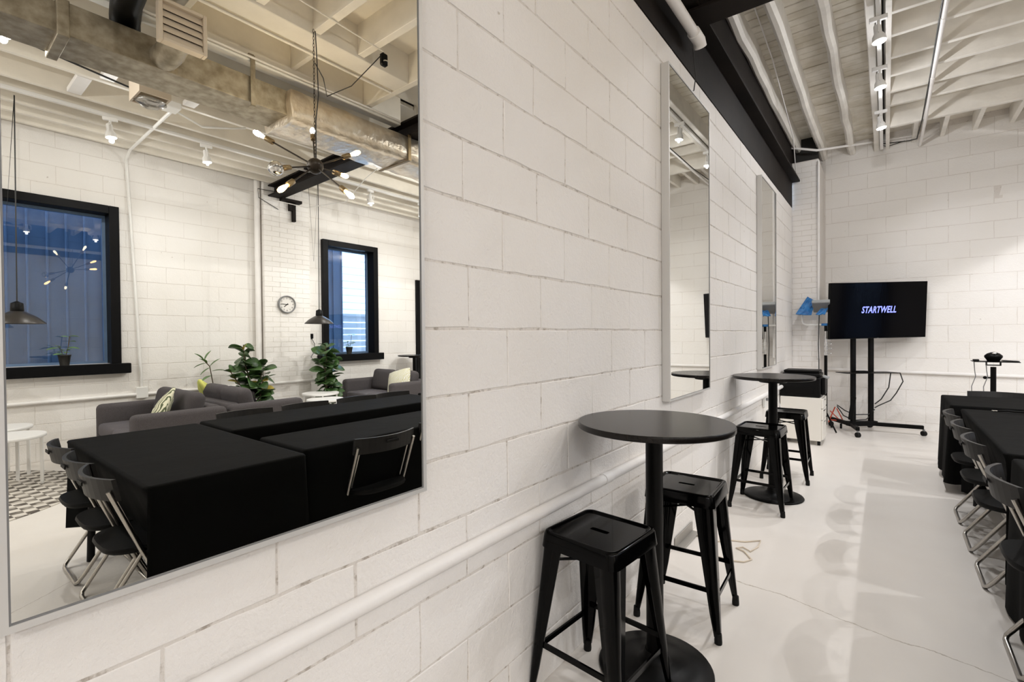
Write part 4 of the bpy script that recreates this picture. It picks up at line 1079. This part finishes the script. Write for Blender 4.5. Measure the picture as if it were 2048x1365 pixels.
# ------------------------------------------------------------------ floor bits
fc = [(.02, 3.30), (.10, 3.23), (.18, 3.24), (.25, 3.32), (.33, 3.35), (.41, 3.43), (.415, 3.32), (.39, 3.22), (.34, 3.26), (.31, 3.22), (.36, 3.20), (.42, 3.11), (.39, 3.05), (.32, 3.02), (.24, 3.03), (.20, 3.06), (.21, 3.10)]
tag(MB().tube([(x, y, .006) for x, y in fc], .0045, 6).build('extension_cord', M['cable_tan']), 'cream extension cord coiled on the floor by the mirror wall', 'cord')
tag(MB().box((.003, 2.98, .004), (.055, 3.32, .012), .002).box((.003, 2.98, .012), (.010, 3.32, .072), .002).build('metal_angle', mat('bare_metal', (.42, .40, .37), .45, metal=.6)), 'grey metal angle at the foot of the mirror wall', 'angle')

# ------------------------------------------------------------------ sofas, pillows, nesting tables, rug
def sofa(loc, rz, W_, label):
    t = thing('sofa', label, 'sofa', loc, rz, 'charcoal sofas')   # local: faces -y, back at +y
    D = .82; a = .15
    soft_box('base', (-W_/2+.02, -D/2+.02, .10), (W_/2-.02, D/2-.02, .30), .03, M['sofa'], t)
    for s in (-1, 1):
        x0, x1 = sorted((s*W_/2, s*(W_/2-a))); soft_box('arm', (x0, -D/2, .10), (x1, D/2, .635), .05, M['sofa'], t)
    soft_box('back', (-W_/2+a, D/2-.17, .28), (W_/2-a, D/2, .64), .05, M['sofa'], t)
    n = 2; ww = (W_-2*a)/n
    for i in range(n):
        x0 = -W_/2+a+i*ww
        soft_box('seat_cushion', (x0+.004, -D/2-.01, .30), (x0+ww-.004, D/2-.17, .44), .04, M['sofa_seat'], t)
        X = TR(x0+ww/2, D/2-.25, .60) @ RX(-.22)
        soft_box('back_cushion', (-ww/2+.006, -.085, -.17), (ww/2-.006, .085, .19), .07, M['sofa'], t, seg=4, X=X)
    for sx in (-1, 1):
        for sy in (-1, 1):
            MB().box((sx*(W_/2-.08)-.02, sy*(D/2-.08)-.02, 0), (sx*(W_/2-.08)+.02, sy*(D/2-.08)+.02, .10)).build('foot', M['black_matte'], t)
    return t
sofa((5.22, 1.70, 0), 0, 1.40, 'charcoal sofa nearest the first window, turned to the left with a leaf-print pillow')
sofa((5.22, 2.54, 0), PI, 1.40, 'charcoal sofa standing back to back with the left sofa, beside the tall plant')
sofa((5.62, 4.98, 0), 0, 1.40, 'charcoal sofa under the second window with a pale yellow pillow')
def pillow(name, X, m, label, s=.21):
    o = soft_box(name, (-s, -.055, -s), (s, .055, s), .03, m, None, puff=1.0)
    o.matrix_world = X; return tag(o, label, 'pillow', 'patterned pillows')
pillow('pillow', TR(4.92, 1.62, .60) @ RZ(.25) @ RX(-.45) @ RY(.6), M['pillow_leaf'], 'cream pillow with dark leaf print on the left sofa')
pillow('pillow', TR(5.30, 4.98, .62) @ RZ(-.2) @ RX(-.5) @ RY(.3), M['pillow_yel'], 'white pillow with a yellow pattern on the right sofa')
pillow('pillow', TR(5.80, 2.36, .66) @ RZ(.2) @ RX(.5) @ RY(.2), M['pillow_green'], 'lime green pillow on the far end of the back-to-back sofa', .19)
def ntable(loc, r, h, label, nl=4):
    t = thing('side_table', label, 'table', loc, .4, 'white round nesting tables')
    MB().lathe([(r-.004, h-.028), (r, h-.024), (r, h-.004), (r-.004, h)], 40).build('table_top', M['wh_metal'], t)
    for k in range(nl):
        a = 2*PI*k/nl; MB().box((-.011, -.011, 0), (.011, .011, h-.028), 0, TR((r-.03)*math.cos(a), (r-.03)*math.sin(a), 0)).build('leg', M['wh_metal'], t)
    return t
ntable((5.36, .56, .006), .27, .47, 'front white round table on the checked rug')
ntable((5.88, .55, .006), .25, .49, 'taller white round table behind, nearer the first window')
ntable((5.34, 3.70, 0), .25, .475, 'front white round table before the clock pier')
ntable((5.74, 3.86, 0), .26, .52, 'taller white round table tucked behind by the clock pier')
ru = MB(); rr = 1.14
ru.lathe([(rr-.01, 0), (rr, .002), (rr, .005), (rr-.004, .006)], 64, (5.2, -.05, 0)); ru = ru.build('rug', M['rug']); tag(ru, 'round black and white checked rug at the left edge of the large mirror', 'rug')

# ------------------------------------------------------------------ plants
def leaf_mesh(name, L, W_, m, fold=.25, curl=.25):
    vs = []; fs = []; n = 6
    prof = [.10, .52, .84, 1.0, .98, .72, .12]
    for i in range(n+1):
        u = i/n; w_ = W_/2*prof[i]; z = -curl*L*u*u
        vs += [(-w_, u*L, z+fold*w_), (0, u*L, z), (w_, u*L, z+fold*w_)]
    for i in range(n):
        a = i*3; fs += [(a, a+1, a+4, a+3), (a+1, a+2, a+5, a+4)]
    nv = len(vs); vs2 = vs+[(x, y_, z-.0025) for x, y_, z in vs]
    fs2 = fs+[tuple(reversed([i+nv for i in f])) for f in fs]
    rim = [3*i for i in range(n+1)]+[3*n+1]+[3*i+2 for i in range(n, -1, -1)]+[1]
    for k in range(len(rim)): a, b = rim[k], rim[(k+1) % len(rim)]; fs2.append((a, b, b+nv, a+nv))
    return MB().add(vs2, fs2, True).mesh(name, m)
LFM = [leaf_mesh('leaf', .20, .165, M['leaf'], .2, .3), leaf_mesh('leaf', .18, .15, M['leaf'], .3, .5), leaf_mesh('leaf', .22, .175, M['leaf'], .15, .2)]
LFY = leaf_mesh('leaf', .18, .11, M['leaf_y'])
LFP = leaf_mesh('leaf', .15, .06, M['leaf_l'], .3, .2)
def leaf_at(t, me, p, az, tilt, rollv=0.0, sc=1.0):
    o = link('leaf', me, t, p); o.rotation_euler = (Matrix.Rotation(az, 3, 'Z') @ Matrix.Rotation(tilt, 3, 'X') @ Matrix.Rotation(rollv, 3, 'Y')).to_euler(); o.scale = (sc, sc, sc); return o
def fig(loc, label, stems, pot_r=.16, pot_h=.28, yellow=2, clip=None):
    t = thing('fiddle_leaf_fig', label, 'plant', loc, 0, 'fiddle leaf figs')
    MB().lathe([(pot_r*.8, 0), (pot_r, pot_h), (pot_r*.93, pot_h), (pot_r*.9, pot_h-.02)], 24).build('pot', M['pot'], t)
    MB().lathe([(.02, pot_h-.03), (pot_r*.9, pot_h-.025), (.02, pot_h-.02)], 20, caps=True).build('soil', M['soil'], t)
    cnt = 0
    for (pts, start, step, sc) in stems:
        P = [Vector(p) for p in pts]
        MB().tube(pts, [.012-.006*i/(len(pts)-1) for i in range(len(pts))], 7).build('stem', M['stem'], t)
        seg = [(P[i+1]-P[i]).length for i in range(len(P)-1)]; tot = sum(seg); s_ = start; az = random.uniform(0, 6)
        while s_ <= tot:
            q = s_; i = 0
            while i < len(seg)-1 and q > seg[i]: q -= seg[i]; i += 1
            p = P[i].lerp(P[i+1], min(1, q/seg[i])); u = s_/tot
            az += 2.4+random.uniform(-.35, .35)
            me = LFY if (yellow and cnt % 17 == 6) else random.choice(LFM)
            leaf_at(t, me, p, az, random.uniform(-.75, .45)+u*.55, random.uniform(-.9, .9), sc*random.uniform(.85, 1.15)*(1.0 if u < .9 else .8)); cnt += 1
            s_ += step*random.uniform(.8, 1.2)
    return t
random.seed(21)
fig((5.94, 2.98, 0), 'bushy fiddle leaf fig in the corner left of the clock pier', [
    ([(0, 0, .25), (-.02, -.04, .7), (-.03, -.12, 1.0), (-.04, -.14, 1.26)], .35, .026, .95),
    ([(.02, .02, .25), (-.02, .07, .6), (-.02, .10, .85), (-.02, .09, 1.02)], .22, .022, .95),
    ([(-.02, -.03, .25), (-.08, -.12, .6), (-.10, -.28, .82), (-.12, -.36, .95)], .42, .036, .75),
    ([(-.03, 0, .25), (-.14, .02, .5), (-.16, .05, .78)], .18, .024, .95)])
fig((5.96, 4.10, 0), 'tall dense fiddle leaf fig between the clock pier and the second window', [
    ([(0, 0, .25), (-.02, .0, .7), (.0, -.02, 1.23)], .15, .024, .95),
    ([(.03, .03, .25), (.0, .08, .6), (-.02, .07, 1.05)], .12, .024, .95),
    ([(-.03, -.03, .25), (-.07, -.06, .6), (-.05, -.07, 1.0)], .12, .024, .9)], yellow=0)
lp = thing('rubber_plant', 'slim plant with upright narrow leaves reaching left beside the bushy fig', 'plant', (6.08, 2.55, 0))
MB().lathe([(.10, 0), (.12, .22), (.11, .22), (.105, .20)], 20).build('pot', M['pot'], lp)
MB().tube([(0, 0, .2), (-.01, -.02, .7), (-.03, -.07, .98), (-.05, -.14, 1.06)], .006, 6).build('stem', M['stem'], lp)
for (p, az, ti) in (((-.05, -.14, 1.06), 3.0, .9), ((-.04, -.11, 1.03), 3.6, -.2), ((-.04, -.10, 1.03), 2.6, .6), ((-.03, -.07, .98), .2, .9), ((-.03, -.06, .97), 3.3, -.5), ((-.02, -.04, .92), .5, .2), ((-.02, -.04, .86), 2.8, -.2), ((-.05, -.14, 1.06), 0.0, 1.2)):
    leaf_at(lp, LFP, p, az, ti, 0, 1.0)
def sill_plant(loc, label, sc):
    t = thing('potted_plant', label, 'plant', loc, 0, 'small potted plants on the window sills')
    MB().lathe([(.040, 0), (.056, .11), (.060, .11), (.060, .122), (.052, .122), (.050, .108)], 20).build('pot', M['pot'], t)
    MB().lathe([(.01, .100), (.05, .102), (.01, .104)], 16).build('soil', M['soil'], t)
    MB().tube([(.0, .01, .10), (-.005, .03, .2), (-.01, .045, .33)], .004, 6).tube([(0, -.01, .10), (-.01, -.03, .18), (-.02, -.05, .21)], .003, 6).build('stem', M['stem'], t)
    for (p, az, ti, s2) in (((-.005, .045, .33), .3, .1, .55), ((-.005, .04, .32), 3.6, .3, .5), ((-.005, .035, .27), -.6, .15, .55), ((-.005, .025, .2), .2, .05, .7), ((0, .02, .17), 1.2, .3, .6), ((-.01, -.04, .2), 3.0, .0, .75), ((-.01, -.03, .2), 2.2, .5, .6), ((-.02, -.02, .17), 1.6, .3, .6), ((-.01, 0, .15), 4.2, .2, .6), ((0, 0, .14), 5.4, .2, .65), ((-.02, -.01, .13), 2.9, .1, .6)):
        leaf_at(t, LFP, p, az, ti, random.uniform(-.4, .4), s2*sc)
    return t
sill_plant((6.34, 1.115, 1.058), 'small plant in a dark pot on the sill of the first window', 1.0)
sill_plant((6.34, 4.745, 1.060), 'small plant in a dark pot on the sill of the second window', .8)

# ------------------------------------------------------------------ clock and small wall things
ck = thing('wall_clock', 'round grey-rimmed wall clock with a white face on the brick pier', 'clock', (6.247, 3.612, 1.857))
CX = RY(-PI/2)
MB().lathe([(.135, 0), (.135, .03), (.128, .038), (.118, .036), (.116, .020)], 40, X=CX, caps=False).build('rim', M['grey_plastic'], ck)
MB().lathe([(.118, .0), (.118, .018)], 40, X=CX).build('face', M['clock_face'], ck)
def hand(L, w_, dy, dz, nm):
    a = math.atan2(dz, dy); MB().box((-.022-.002, -.02, -w_), (-.021, L, w_), 0, RX(a)).build(nm, M['black_matte'], ck)
hand(.085, .0035, -1.0, .05, 'minute_hand'); hand(.060, .005, -.75, -.62, 'hour_hand')
for hnum in range(1, 13):
    a = hnum*PI/6; yy, zz = -.092*math.sin(a), .092*math.cos(a)
    X = TR(-.0195, yy, zz) @ RZ(-PI/2) @ RX(PI/2)
    text_mesh('numeral', str(hnum), .030, M['black_matte'], X, ck, ext=.0003)
sk = thing('wall_socket', 'black plug with a hanging cord at the right edge of the clock pier', 'socket', (6.395, 4.08, 1.37))
MB().box((-.03, -.03, -.04), (0, .03, .04), .005).build('plug', M['black_satin'], sk)
MB().tube([(-.02, 0, -.03), (-.02, .05, -.12), (-.02, .05, -.25), (-.03, -.02, -.34), (-.02, .06, -.40)], .005, 6).build('cord', M['cable_black'], sk)
tag(MB().tube([(6.20, 3.60, 3.42), (6.1, 3.45, 3.50), (6.22, 3.20, 3.52), (6.24, 3.22, 3.40), (6.23, 3.5, 3.28)], .005, 6).build('wire', M['cable_black']), 'black wire looping at the end of the crossing beam by the clock pier', 'wire')
tag(MB().tube([(6.2, 3.3, 3.40), (5.6, 3.6, 3.22), (5.0, 3.85, 3.25), (4.4, 3.75, 3.42), (3.8, 3.7, 3.55)], .006, 6).build('wire', M['white_paint']), 'white wire sagging in front of the crossing beam', 'wire')
